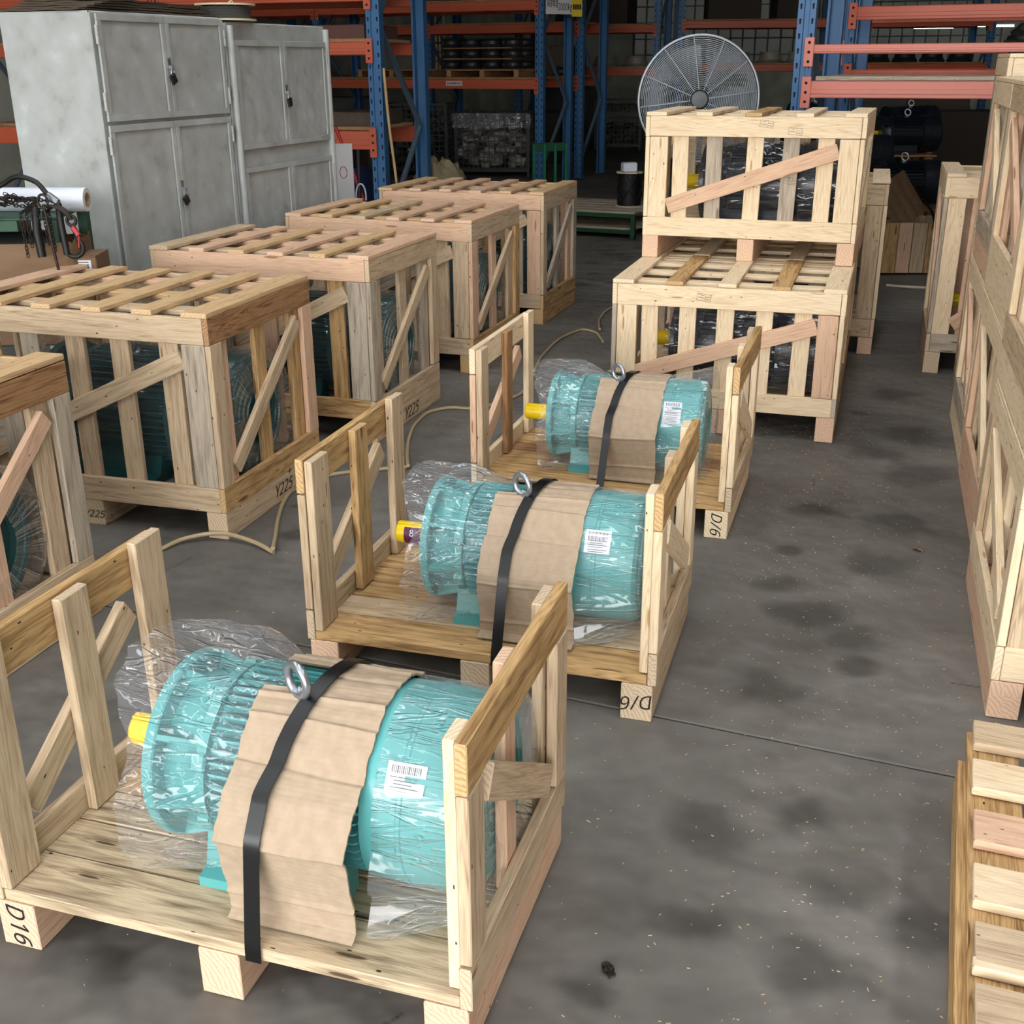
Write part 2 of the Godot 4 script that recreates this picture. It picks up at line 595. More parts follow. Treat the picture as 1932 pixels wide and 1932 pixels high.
# ---------------------------------------------------------------- motor
# Flanged motor, axis along x (shaft towards -x), feet at y = 0
func motor_meshes(key: String, paint: Material, bright: Material) -> Dictionary:
	var g := {}
	var ay := 0.2
	var T := X(Vector3(0, ay, 0))
	var b := MB.new()
	b.lathe(T, [Vector2(-0.225, 0.05), Vector2(-0.225, 0.185), Vector2(-0.222, 0.19), Vector2(-0.203, 0.19), Vector2(-0.2, 0.187), Vector2(-0.2, 0.11)], 72)
	g.flange = b.done(paint)
	b = MB.new()
	b.lathe(T, [Vector2(-0.202, 0.146), Vector2(-0.15, 0.15), Vector2(-0.122, 0.158), Vector2(-0.116, 0.177), Vector2(-0.095, 0.177), Vector2(-0.095, 0.12)], 64)
	for k in 8:  # lugs round the end shield
		var a := TAU * (k + 0.5) / 8
		b.box(T * X(Vector3.ZERO, Vector3(a, 0, 0)) * X(Vector3(-0.108, 0.17, 0)), Vector3(0.032, 0.026, 0.036), 0.004)
	g.end_shield = b.done(paint)
	b = MB.new()
	b.prism(X(), PackedVector2Array([Vector2(-0.201, 0.13), Vector2(-0.201, 0.186), Vector2(-0.19, 0.186), Vector2(-0.116, 0.166), Vector2(-0.116, 0.13)]), 0.011)
	g.rib = b.done(paint)
	b = MB.new()
	b.lathe(T, [Vector2(-0.1, 0.1), Vector2(-0.1, 0.158), Vector2(0.235, 0.158), Vector2(0.235, 0.1)], 72)
	g.frame = b.done(paint)
	b = MB.new()
	b.prism(X(), PackedVector2Array([Vector2(-0.088, 0.155), Vector2(-0.085, 0.181), Vector2(-0.078, 0.186), Vector2(0.215, 0.186), Vector2(0.222, 0.181), Vector2(0.224, 0.155)]), 0.0042)
	g.fin = b.done(paint)
	b = MB.new()
	b.lathe(T, [Vector2(0.225, 0.14), Vector2(0.225, 0.17), Vector2(0.232, 0.178), Vector2(0.232, 0.192), Vector2(0.302, 0.1925), Vector2(0.304, 0.1945), Vector2(0.312, 0.1945), Vector2(0.314, 0.1925), Vector2(0.4, 0.1925), Vector2(0.42, 0.188), Vector2(0.43, 0.178), Vector2(0.434, 0.165), Vector2(0.434, 0.0)], 72)
	b.box(T * X(Vector3.ZERO, Vector3(0.95, 0, 0)) * X(Vector3(0.355, 0.1935, 0)), Vector3(0.085, 0.003, 0.012), 0.001)
	g.fan_cover = b.done(paint)
	b = MB.new()
	for k in 5:
		var r := 0.045 + k * 0.026
		b.lathe(T, [Vector2(0.433, r), Vector2(0.438, r + 0.002), Vector2(0.438, r + 0.008), Vector2(0.433, r + 0.01)], 48)
	g.grille = b.done(paint)
	b = MB.new()
	b.prism(Transform3D(Basis(Vector3.UP, -PI / 2), Vector3(0.0, 0, 0)), PackedVector2Array([Vector2(0.1, 0), Vector2(0.19, 0), Vector2(0.19, 0.022), Vector2(0.16, 0.028), Vector2(0.14, 0.1), Vector2(0.1, 0.1)]), 0.3)
	g.foot = b.done(paint)
	b = MB.new()
	b.lathe(T, [Vector2(-0.365, 0.0), Vector2(-0.365, 0.03), Vector2(-0.36, 0.034), Vector2(-0.225, 0.034), Vector2(-0.2, 0.034)], 12)
	b.box(T * X(Vector3(-0.295, 0.034, 0.004)), Vector3(0.135, 0.006, 0.02), 0.002)
	g.shaft_sleeve = b.done(bright)
	b = MB.new()
	var E := T * X(Vector3.ZERO, Vector3(0.3, 0, 0))
	var ring := []
	for k in 28:
		var a := TAU * k / 28
		ring.append(E * Vector3(0.064 + sin(a) * 0.026, 0.234 + cos(a) * 0.03, sin(a) * 0.014 - cos(a) * 0.009))
	b.tube(ring, 0.0085, 12, true)
	b.lathe(E * Transform3D(Basis(Vector3(0, 0, 1), PI / 2), Vector3(0.064, 0.155, 0)), [Vector2(0, 0), Vector2(0, 0.022), Vector2(0.04, 0.024), Vector2(0.044, 0.02), Vector2(0.054, 0.011), Vector2(0.062, 0.0)], 20)
	g.eye_bolt = b.done(M.zinc)
	b = MB.new()
	b.lathe(T * X(Vector3.ZERO, Vector3(0.28, 0, 0)) * X(Vector3(-0.13, 0, 0.152)), [Vector2(-0.02, 0), Vector2(-0.02, 0.011), Vector2(0.0, 0.011), Vector2(0.003, 0.013), Vector2(0.02, 0.013), Vector2(0.02, 0.0)], 6)
	g.bolt = b.done(paint)
	shared[key] = g
	return g


func motor(called: String, label: String, at: Vector3, turn: float, g: Dictionary, group: String, full := true) -> Node3D:
	var m := thing(called, label, "motor", at, turn, group)
	for k in ["flange", "end_shield", "frame", "fan_cover", "grille", "shaft_sleeve", "eye_bolt"]:
		part(m, k, g[k])
	for s in 2:
		part(m, "foot", g.foot, X(Vector3(0.03, 0, 0), Vector3(0, PI * s, 0)))
	for k in 8:
		part(m, "rib", g.rib, X(Vector3(0, 0.2, 0)) * X(Vector3.ZERO, Vector3(TAU * k / 8 + 0.2, 0, 0)))
	for k in 4:
		part(m, "bolt", g.bolt, X(Vector3(0, 0.2, 0)) * X(Vector3.ZERO, Vector3(TAU * k / 4, 0, 0)) * X(Vector3(0, -0.2, 0)))
	var nf := 52 if full else 36
	for k in nf:
		var a := TAU * (k + 0.5) / nf
		if cos(a) < -0.72:
			continue
		part(m, "fin", g.fin, X(Vector3(0, 0.2, 0)) * X(Vector3.ZERO, Vector3(a, 0, 0)))
	return m


# ---------------------------------------------------------------- packing
# profile (z, y) that a sheet follows over the motor and down to the deck; s from 0 (behind) to 1 (front)
func over_motor(off: float) -> Array:
	var p := []
	var ay := 0.2
	p.append(Vector2(-0.205 - off, 0.08))
	p.append(Vector2(-0.2 - off, 0.16))
	for k in 15:
		var a := lerpf(PI, 0.55, k / 14.0)
		p.append(Vector2(cos(a), sin(a)) * (0.192 + off) + Vector2(0, ay))
	p.append(Vector2(0.222 + off * 0.8, 0.262 + off))
	p.append(Vector2(0.262 + off, 0.214))
	p.append(Vector2(0.266 + off, 0.200))
	return p


func resample(p: Array, n: int) -> Array:
	var len := [0.0]
	for k in p.size() - 1:
		len.append(len[k] + (p[k + 1] as Vector2).distance_to(p[k]))
	var out := []
	var j := 0
	for i in n + 1:
		var d: float = len[-1] * i / n
		while j < p.size() - 2 and len[j + 1] < d:
			j += 1
		out.append((p[j] as Vector2).lerp(p[j + 1], clampf((d - len[j]) / maxf(1e-6, len[j + 1] - len[j]), 0, 1)))
	return out


func cardboard_sheet(label: String, at: Vector3, turn: float, x0: float, x1: float, sd: int, flare: float) -> void:
	var p := over_motor(0.006)
	p.append_array([Vector2(0.258, 0.13), Vector2(0.246, 0.07), Vector2(0.243, 0.02), Vector2(0.252 + flare, 0.006)])
	var n := 320
	var q := resample(p, n)
	var nz := FastNoiseLite.new()
	nz.seed = sd
	nz.frequency = 1.0
	var creases := [0.12, 0.27, 0.31, 0.37, 0.43, 0.505, 0.56, 0.645, 0.79, 0.93]
	var nx := 22
	var make := func(off: float) -> Callable:
		return func(i: int, j: int) -> Vector3:
			var u := float(i) / nx
			var s := float(j) / n
			var a: Vector2 = q[maxi(j - 1, 0)]
			var b: Vector2 = q[mini(j + 1, n)]
			var nn := (b - a).normalized()
			nn = Vector2(-nn.y, nn.x)
			if nn.y < 0 and s < 0.7:
				nn = -nn
			if s >= 0.7 and nn.x < 0:
				nn = -nn
			var d := 0.0
			for k in creases.size():
				var w: float = s - creases[k] - 0.006 * sin(u * 2.2 + k * 1.7)
				d += 0.0060 * exp(-w * w / 0.00002) * (1.0 if k % 3 != 1 else -0.7)
			d += 0.0022 * nz.get_noise_2d(u * 5.0, s * 26.0)
			var edge := 0.004 * nz.get_noise_2d(s * 17.0, 4.0 if u < 0.5 else 9.0) * (1.0 if u < 0.12 or u > 0.88 else 0.0)
			var x := lerpf(x0, x1, u) + edge
			# cut-out for the eye bolt
			if u < 0.5 and s > 0.395 and s < 0.49:
				x += lerpf(0.108, 0.0, u / 0.5)
			var c: Vector2 = q[j] + nn * (d + off)
			return Vector3(x, maxf(c.y, 0.003), c.x)
	var m := MB.new()
	m.sheet(nx, n, make.call(0.0042), Vector2(1, 3))
	m.sheet(nx, n, make.call(0.0), Vector2(1, 3))
	for e in [0, nx]:  # the cut edges
		var fa: Callable = make.call(0.0042)
		var fb: Callable = make.call(0.0)
		var s := -1.0 if e == 0 else 1.0
		for j in n:
			m.quad(fa.call(e, j), fa.call(e, j + 1), fb.call(e, j + 1), fb.call(e, j), Vector3(s, 0, 0))
	lone("cardboard_sheet", m.done(M.cardboard), label, "cardboard", Transform3D(Basis(Vector3.UP, turn), at), "cardboard sheets over the motors")


func strap(label: String, at: Vector3, turn: float, x: float, front: float, drop: float, back: float) -> void:
	var p := over_motor(0.0195)
	p[0] = Vector2(-back, 0.004)
	p.remove_at(1)
	p.append_array([Vector2(front + 0.002, 0.0), Vector2(front + 0.003, -drop)])
	var n := 90
	var q := resample(p, n)
	var w := 0.016
	var b := MB.new()
	for off in [0.0, 0.0012]:
		var band := func(i: int, j: int) -> Vector3:
			var a: Vector2 = q[maxi(j - 1, 0)]
			var c: Vector2 = q[mini(j + 1, n)]
			var d := (c - a).normalized()
			var nn := Vector2(d.y, -d.x)
			var pt: Vector2 = q[j] + nn * -off
			return Vector3(x + 0.046 * (1.0 - smoothstep(0.42, 0.72, float(j) / n)) + (i - 0.5) * w * 2.0, pt.y, pt.x)
		b.sheet(1, n, band)
	lone("strap", b.done(M.strap), label, "strap", Transform3D(Basis(Vector3.UP, turn), at), "black straps over the motors")


# clear film round a motor: a drum-side sleeve with a loose hood and skirt, and a sleeve over the fan cover
func film(label: String, at: Vector3, turn: float, sd: int, hood: float, skirt: float, mat: Material, xa := 0.02, xb := 0.27, tail := 0.0) -> void:
	var f := thing("plastic_film", label, "plastic wrap", at, turn, "clear films round the motors")
	var nz := FastNoiseLite.new()
	nz.seed = sd
	nz.frequency = 1.0
	nz.fractal_octaves = 3
	var ay := 0.2
	var nu := 150
	var b := MB.new()
	var na := 46
	var sleeve := func(i: int, j: int) -> Vector3:
		var th := TAU * i / nu           # 0 = front (+z), PI/2 = top
		var s := float(j) / na           # 0 = loose end, 1 = under the cardboard
		var up := clampf(sin(th - 0.35) * 1.5, 0.0, 1.0)
		var x := lerpf(lerpf(-0.236, -0.285, up), xa, s)
		var loose := clampf((-0.19 - x) / 0.11, 0.0, 1.0)
		var low := clampf(sin(-th + 0.5) * 1.6, 0.0, 1.0)
		var r := lerpf(0.196, 0.19, s)
		var cx := Vector3(cos(th * 2.0), sin(th * 2.0), 0)
		var wr := nz.get_noise_3d(cx.x * 2.2 + 5.0, cx.y * 2.2, x * 5.0) * 0.010 + absf(nz.get_noise_3d(cos(th) * 7.0, sin(th) * 7.0, x * 14.0 + 3.0)) * 0.007
		r += wr
		r += hood * up * (loose * 0.55 + 0.75 * clampf(sin(minf(1.0, s * 1.15) * PI), 0.0, 1.0) * (0.6 + 0.8 * nz.get_noise_2d(th * 2.0, 7.0)))
		r += skirt * low * (0.35 + 0.65 * (1.0 - s)) * (0.9 + 0.5 * nz.get_noise_2d(th * 3.0, 2.0))
		x -= hood * 0.5 * up * loose * (0.7 + 0.6 * nz.get_noise_2d(th * 3.0, 21.0))
		x -= skirt * 0.3 * low * loose
		return Vector3(x, maxf(0.004 + 0.01 * s, ay + r * sin(th)), r * cos(th))
	b.sheet(nu, na, sleeve, Vector2(6, 2), true)
	part(f, "drive_end_wrap", b.done(mat))
	b = MB.new()
	var nb := 26
	var cap := func(i: int, j: int) -> Vector3:
		var th := TAU * i / nu
		var s := float(j) / nb
		var x := lerpf(xb, 0.455, minf(1.0, s * 1.3))
		var r := 0.2
		if s > 0.77:
			r *= 1.0 - (s - 0.77) / 0.23 * 0.55
			x += 0.006
		var wr := nz.get_noise_3d(cos(th) * 5.0, sin(th) * 5.0, x * 9.0 + 30.0) * 0.005 + absf(nz.get_noise_3d(cos(th) * 11.0, sin(th) * 11.0, x * 12.0 + 60.0)) * 0.004
		r += wr + tail * clampf(sin(th - 0.5), 0.0, 1.0) * s * 0.6
		var low := clampf(sin(-th - 0.1) * 1.6, 0.0, 1.0)
		r += skirt * 1.5 * low * (1.0 - s) * (0.8 + 0.5 * nz.get_noise_2d(th * 3.0, 40.0))
		return Vector3(x, maxf(0.004, ay + r * sin(th)), r * cos(th))
	b.sheet(nu, nb, cap, Vector2(6, 1), true)
	part(f, "fan_end_wrap", b.done(mat))


# ---------------------------------------------------------------- hall
const HALL_TURN := -0.385


func hall_xform(p: Vector3) -> Transform3D:
	var b := Basis(Vector3.UP, HALL_TURN)
	return Transform3D(b, b * p)


func wall_piece(parent: Node, called: String, lo: Vector3, hi: Vector3, mat: Material) -> MeshInstance3D:
	var b := MB.new()
	b.box(X(), hi - lo)
	return part(parent, called, b.done(mat), X((lo + hi) / 2.0))


func floor_image() -> Image:
	var s := 1024
	var na := FastNoiseLite.new()
	na.seed = 5
	na.frequency = 0.006
	na.fractal_octaves = 5
	var nb := FastNoiseLite.new()
	nb.seed = 8
	nb.frequency = 0.09
	nb.fractal_octaves = 3
	var a := na.get_seamless_image(s, s)
	var c := nb.get_seamless_image(s, s)
	a.convert(Image.FORMAT_L8)
	c.convert(Image.FORMAT_L8)
	var da := a.get_data()
	var dc := c.get_data()
	var spots := PackedFloat32Array()
	spots.resize(s * s)
	var r := RandomNumberGenerator.new()
	r.seed = 77
	var list := []
	for p in [[0.51, -2.37, 0.10], [0.76, -2.13, 0.09], [1.02, -3.57, 0.13], [0.78, -3.1, 0.10], [1.64, -4.4, 0.16], [1.89, -5.01, 0.17], [2.1, -5.6, 0.17], [1.16, -3.41, 0.10], [0.72, -2.43, 0.08], [0.9, -2.01, 0.10], [0.99, -3.83, 0.08], [1.8, -5.35, 0.14], [1.29, -4.58, 0.1], [0.66, -1.9, 0.1], [1.4, -4.0, 0.13], [-0.87, -1.91, 0.06], [0.4, -2.05, 0.09], [1.1, -3.2, 0.07], [0.15, -1.85, 0.06], [2.2, -6.4, 0.15], [0.3, -6.6, 0.12], [0.0, -5.6, 0.09]]:
		list.append(Vector3(p[0], p[1], p[2]))
	for k in 40:
		list.append(Vector3(r.randf_range(-4, 4), r.randf_range(-8, 0), r.randf_range(0.02, 0.06)))
	for p in list:
		var cx := int((p.x + 4.0) / 8.0 * s)
		var cy := int((p.y + 8.0) / 8.0 * s)
		var rad := int(p.z / 8.0 * s * 1.5)
		for y in range(maxi(0, cy - rad), mini(s, cy + rad)):
			for x in range(maxi(0, cx - rad), mini(s, cx + rad)):
				var d: float = Vector2(x - cx, (y - cy) * 1.1).length() / (p.z / 8.0 * s) + (da[(y * 5 % s) * s + (x * 5 % s)] - 128) / 240.0
				spots[y * s + x] = maxf(spots[y * s + x], smoothstep(1.45, 0.35, d))
	var data := PackedByteArray()
	data.resize(s * s * 3)
	for k in s * s:
		var v := 0.5 + (da[k] - 128) / 255.0 * 0.75 + (dc[k] - 128) / 255.0 * 0.22
		v = clampf(v, 0.0, 1.0)
		var g := lerpf(0.32, 0.51, v) * (1.0 - 0.26 * spots[k])
		data[k * 3] = int(clampf(g * 1.0, 0, 1) * 255)
		data[k * 3 + 1] = int(clampf(g * 0.965, 0, 1) * 255)
		data[k * 3 + 2] = int(clampf(g * 0.915, 0, 1) * 255)
	var im := Image.create_from_data(s, s, false, Image.FORMAT_RGB8, data)
	for k in 60:  # scratches
		var p := Vector2(r.randf() * s, r.randf() * s)
		var d := Vector2.from_angle(r.randf() * TAU)
		var col := Color(0.24, 0.23, 0.215) if k % 3 else Color(0.45, 0.43, 0.41)
		for q in r.randi_range(8, 50):
			p += d
			d = d.rotated(r.randf_range(-0.15, 0.15))
			if p.x >= 0 and p.y >= 0 and p.x < s and p.y < s:
				im.set_pixelv(Vector2i(p), im.get_pixelv(Vector2i(p)).lerp(col, 0.6))
	return im


func build_hall() -> void:
	# floor: concrete slabs with sawn joints over a dark bed
	var cm := std("concrete", Color.WHITE, 0.62)
	cm.albedo_texture = ImageTexture.create_from_image(floor_image())
	cm.normal_enabled = true
	cm.normal_texture = noise_tex(0.05, 512, [], 4.0)
	cm.normal_scale = 0.35
	cm.metallic_specular = 0.35
	var bed := std("joint_bed", Color(0.25, 0.24, 0.23), 0.95)
	var b := MB.new()
	b.box(X(Vector3(3.0, -0.17, -13.0)), Vector3(30, 0.2, 44))
	var fl := structure("floor", b.done(bed), hall_xform(Vector3.ZERO))
	var xs := [-12.0, -4.5, 4.0, 11.0, 18.0]
	var zs := [-35.0, -28.0, -20.86, -14.86, -8.86, -2.86, 3.14, 9.0]
	var hb := Basis(Vector3.UP, HALL_TURN)
	for i in xs.size() - 1:
		for j in zs.size() - 1:
			var lo := Vector3(xs[i] + 0.004, -0.07, zs[j] + 0.004)
			var hi := Vector3(xs[i + 1] - 0.004, 0.0, zs[j + 1] - 0.004)
			var m := MB.new()
			m.box(X((lo + hi) / 2.0), hi - lo, 0.004)
			for k in m.v.size():
				var w := hb * m.v[k]
				m.t[k] = Vector2((w.x + 4.0) / 8.0, (w.z + 8.0) / 8.0)
			part(fl, "slab", m.done(cm))
	var wm := std("painted_wall", Color(0.78, 0.78, 0.74), 0.9)
	wm.albedo_texture = noise_tex(0.01, 256, [[0.0, 1.0], [Color(0.78, 0.78, 0.75), Color(1, 1, 1)]])
	wm.uv1_triplanar = true
	wm.uv1_scale = Vector3(0.4, 0.4, 0.4)
	var cl := std("ceiling_sheet", Color(0.80, 0.80, 0.79), 0.85)
	var steel := std("roof_steel", Color(0.33, 0.35, 0.37), 0.6)
	# side walls, the left one with a small window
	var ww := MB.new()
	ww.box(X(Vector3(18.15, 3.5, -13.0)), Vector3(0.3, 7.0, 44.0))
	structure("wall_right", ww.done(wm), hall_xform(Vector3.ZERO))
	ww = MB.new()
	ww.box(X(Vector3(-12.15, 3.5, -30.35)), Vector3(0.3, 7.0, 9.3))
	ww.box(X(Vector3(-12.15, 3.5, -7.85)), Vector3(0.3, 7.0, 33.7))
	ww.box(X(Vector3(-12.15, 0.8, -25.2)), Vector3(0.3, 1.6, 1.0))
	ww.box(X(Vector3(-12.15, 4.9, -25.2)), Vector3(0.3, 4.2, 1.0))
	structure("wall_left", ww.done(wm), hall_xform(Vector3.ZERO))
	var wfr := MB.new()
	for k in 6:
		wfr.box(X(Vector3(-12.1, 2.2, -25.7 + k * 0.2)), Vector3(0.05, 1.2, 0.03))
	for k in 7:
		wfr.box(X(Vector3(-12.1, 1.62 + k * 0.193, -25.2)), Vector3(0.05, 0.03, 1.0))
	var lw := structure("window_6", wfr.done(steel), hall_xform(Vector3.ZERO))
	var lp := std("amber_pane", Color(0.85, 0.72, 0.50, 0.9), 0.6)
	lp.transparency = BaseMaterial3D.TRANSPARENCY_ALPHA
	for k in 5:
		var pb := MB.new()
		pb.box(X(), Vector3(0.006, 1.2, 0.2))
		part(lw, "pane", pb.done(lp), X(Vector3(-12.13, 2.2, -25.6 + k * 0.2)))
	# back wall with two bands of windows
	var wb := MB.new()
	wb.box(X(Vector3(3, 0.75, -34.85)), Vector3(30, 1.5, 0.3))
	wb.box(X(Vector3(3, 5.35, -34.85)), Vector3(30, 3.3, 0.3))
	for q in [[-12.0, -10.2], [-5.2, -4.6], [-0.2, 0.4], [4.8, 5.4], [9.8, 10.4], [14.8, 18.0]]:
		wb.box(X(Vector3((q[0] + q[1]) / 2.0, 2.6, -34.85)), Vector3(q[1] - q[0], 2.2, 0.3))
	structure("wall_back", wb.done(wm), hall_xform(Vector3.ZERO))
	var pane := std("frosted_pane", Color(0.5, 0.5, 0.45, 0.95), 0.6)
	pane.transparency = BaseMaterial3D.TRANSPARENCY_ALPHA
	for q in 5:
		var x0: float = [-10.2, -4.6, 0.4, 5.4, 10.4][q]
		var x1: float = [-5.2, -0.2, 4.8, 9.8, 14.8][q]
		var fr := MB.new()
		fr.box(X(Vector3((x0 + x1) / 2.0, 1.53, -34.8)), Vector3(x1 - x0, 0.06, 0.1))
		fr.box(X(Vector3((x0 + x1) / 2.0, 3.67, -34.8)), Vector3(x1 - x0, 0.06, 0.1))
		var n := 14
		for k in n + 1:
			fr.box(X(Vector3(lerpf(x0 + 0.03, x1 - 0.03, float(k) / n), 2.6, -34.8)), Vector3(0.035, 2.1, 0.06))
		for k in 4:
			fr.box(X(Vector3((x0 + x1) / 2.0, 1.95 + k * 0.43, -34.8)), Vector3(x1 - x0, 0.035, 0.06))
		var win := structure("window_%d" % (q + 1), fr.done(steel), hall_xform(Vector3.ZERO))
		for k in n:
			var pb := MB.new()
			pb.box(X(), Vector3((x1 - x0) / n + 0.01, 2.1, 0.006))
			part(win, "pane", pb.done(pane), X(Vector3(lerpf(x0, x1, (k + 0.5) / n), 2.6, -34.8)))
	# front wall with the wide open gate behind the camera
	var wf := MB.new()
	wf.box(X(Vector3(-9.65, 3.5, 9.15)), Vector3(4.7, 7, 0.3))
	wf.box(X(Vector3(13.0, 3.5, 9.15)), Vector3(10, 7, 0.3))
	wf.box(X(Vector3(0.35, 6.0, 9.15)), Vector3(15.3, 2.0, 0.3))
	structure("wall_front", wf.done(wm), hall_xform(Vector3.ZERO))
	# roof: solid sheets, unseen open rooflights added to light the crates from above
	var rf := MB.new()
	var strips := [[-12.3, -4.95], [-4.3, -0.95], [-0.3, 3.05], [3.7, 18.3]]
	for q in strips:
		rf.box(X(Vector3((q[0] + q[1]) / 2.0, 7.1, 1.0)), Vector3(q[1] - q[0], 0.2, 16.6))
	rf.box(X(Vector3(3, 7.1, -21.15)), Vector3(30.6, 0.2, 27.7))
	structure("ceiling", rf.done(cl), hall_xform(Vector3.ZERO))
	for k in 5:
		var bm := MB.new()
		bm.box(X(Vector3(3, 6.8, -30.0 + k * 8.0)), Vector3(30, 0.4, 0.2))
		structure("trim_%d" % (k + 1), bm.done(steel), hall_xform(Vector3.ZERO))


# ---------------------------------------------------------------- racks
# pallet rack; x along the bays (from 0), depth towards -z
func rack(label: String, at: Vector3, turn: float, bays: Array, depth: float, height: float, levels: Array, o := {}) -> Node3D:
	var r := thing("pallet_rack", label, "rack", at, turn, "")
	var w := 0.13
	var dep := 0.1
	if not shared.has("upright"):
		var b := MB.new()
		var prof := PackedVector2Array([Vector2(-w / 2, 0.0), Vector2(-w / 6, 0.0), Vector2(-w / 8, -0.012), Vector2(w / 8, -0.012), Vector2(w / 6, 0.0), Vector2(w / 2, 0.0), Vector2(w / 2, -dep), Vector2(w / 2 - 0.02, -dep), Vector2(w / 2 - 0.02, -0.02), Vector2(-w / 2 + 0.02, -0.02), Vector2(-w / 2 + 0.02, -dep), Vector2(-w / 2, -dep)])
		var flip := PackedVector2Array()
		for p in prof:
			flip.append(Vector2(p.x, -p.y))
		b.prism(Transform3D(Basis(Vector3(1, 0, 0), Vector3(0, 0, -1), Vector3(0, 1, 0)), Vector3(0, height / 2.0, 0)), flip, height)
		b.box(X(Vector3(0, 0.005, -dep / 2)), Vector3(w + 0.04, 0.01, dep + 0.04))
		shared.upright = b.done(M.rack_blue)
		var h := MB.new()
		for k in int(height / 0.1):
			for s in [-1.0, 1.0]:
				h.prism(X(Vector3(s * w / 3.0, 0.06 + k * 0.1, -0.0015)), PackedVector2Array([Vector2(-0.008, 0.02), Vector2(0.008, 0.02), Vector2(0.005, -0.018), Vector2(-0.005, -0.018)]), 0.005)
		shared.slots = h.done(M.hole)
	var xs := [0.0]
	var run := 0.0
	for q in bays:
		run += q
		xs.append(run)
	for x in xs:
		var f := part(r, "upright", shared.upright, X(Vector3(x, 0, 0)))
		part(f, "slot_rows", shared.slots).set_meta("kind", "stuff")
		part(r, "upright", shared.upright, Transform3D(Basis(Vector3.UP, PI), Vector3(x, 0, -depth)))
		var y := 0.25
		var flip := false
		while y < height - 1.0:
			var b := MB.new()
			var za := -dep - 0.01 if not flip else -depth + dep + 0.01
			var zb := -depth + dep + 0.01 if not flip else -dep - 0.01
			b.bar(Vector3(x, y, za), Vector3(x, y + 0.95, zb), 0.045, 0.03)
			part(r, "frame_brace", b.done(M.rack_steel))
			y += 0.95
			flip = not flip
	for k in bays.size():
		var x0: float = minf(xs[k], xs[k + 1]) + w / 2
		var x1: float = maxf(xs[k], xs[k + 1]) - w / 2
		for lv in levels:
			var top: float = lv[0]
			var hh: float = lv[1]
			for z in [0.012, -depth - 0.012]:
				var zo := -0.03 if z > 0 else 0.03
				var b := MB.new()
				b.box(X(Vector3((x0 + x1) / 2, top - hh * 0.5, z + zo)), Vector3(x1 - x0, hh, 0.05), 0.006)
				b.box(X(Vector3((x0 + x1) / 2, top - hh * 0.62, z + zo + (0.026 if z > 0 else -0.026))), Vector3(x1 - x0, hh * 0.3, 0.008), 0.003)
				part(r, "beam", b.done(M[o.get("paint", "rack_orange")]))
				for e in [x0, x1]:
					var c := MB.new()
					var ex: float = e - 0.02 if e == x1 else e + 0.02
					c.box(X(Vector3(ex + (0.045 if e == x1 else -0.045), top - hh * 0.5 - 0.02, z + (0.005 if z > 0 else -0.005))), Vector3(0.07, maxf(0.2, hh + 0.1), 0.012), 0.003)
					var cp := part(r, "connector", c.done(M[o.get("paint", "rack_orange")]))
					var d := MB.new()
					for s in 3:
						d.lathe(Transform3D(Basis(Vector3.UP, -PI / 2), Vector3(ex + (0.045 if e == x1 else -0.045), top - hh * 0.5 - 0.02 + (s - 1) * 0.065, z + (0.005 if z > 0 else -0.005))), [Vector2(-0.008, 0), Vector2(-0.008, 0.011), Vector2(0.008, 0.011), Vector2(0.008, 0)], 8)
					part(cp, "bolt_holes", d.done(M.hole))
			if lv.size() > 2 and lv[2] > 0:
				var n: int = lv[2]
				for i in n:
					var zz := lerpf(-0.08, -depth + 0.08, (i + 0.5) / n)
					board(r, "shelf_board", Vector3(x0 + 0.02, top + 0.016, zz), Vector3(x1 - 0.02, top + 0.016, zz), (depth - 0.16) / n - 0.01, 0.03, Vector3.UP, "brown" if o.get("dark", true) else "grey")
	return r


# ---------------------------------------------------------------- racked goods
func goods_meshes() -> void:
	var b := MB.new()
	b.lathe(Transform3D(Basis(Vector3(0, 0, 1), PI / 2), Vector3.ZERO), [Vector2(0, 0.1), Vector2(0, 0.19), Vector2(0.015, 0.2), Vector2(0.03, 0.19), Vector2(0.045, 0.165), Vector2(0.09, 0.16), Vector2(0.105, 0.19), Vector2(0.12, 0.2), Vector2(0.135, 0.19), Vector2(0.135, 0.14), Vector2(0.1, 0.12), Vector2(0.1, 0.05), Vector2(0.13, 0.05), Vector2(0.13, 0.0)], 28)
	shared.casting = b.done(M.cast_iron)
	b = MB.new()
	b.lathe(Transform3D(Basis(Vector3(0, 0, 1), PI / 2), Vector3.ZERO), [Vector2(0, 0.0), Vector2(0, 0.26), Vector2(0.02, 0.27), Vector2(0.06, 0.22), Vector2(0.16, 0.19), Vector2(0.2, 0.2), Vector2(0.2, 0.1), Vector2(0.17, 0.0)], 28)
	shared.bell = b.done(M.bright_casting)


func pallet(label: String, at: Vector3, turn: float, w: float, d: float, group: String) -> Node3D:
	var p := thing("pallet", label, "pallet", at, turn, group)
	for k in 3:
		board(p, "bearer", Vector3((k - 1) * (w / 2 - 0.05), 0.045, -d / 2), Vector3((k - 1) * (w / 2 - 0.05), 0.045, d / 2), 0.08, 0.09, Vector3.UP, "brown")
	for k in 6:
		var z := lerpf(-d / 2 + 0.05, d / 2 - 0.05, k / 5.0)
		board(p, "deck_board", Vector3(-w / 2, 0.101, z), Vector3(w / 2, 0.101, z), 0.1, 0.02, Vector3.UP, "brown")
	return p


func local(at: Vector3, turn: float, p: Vector3) -> Vector3:
	return at + Basis(Vector3.UP, turn) * p


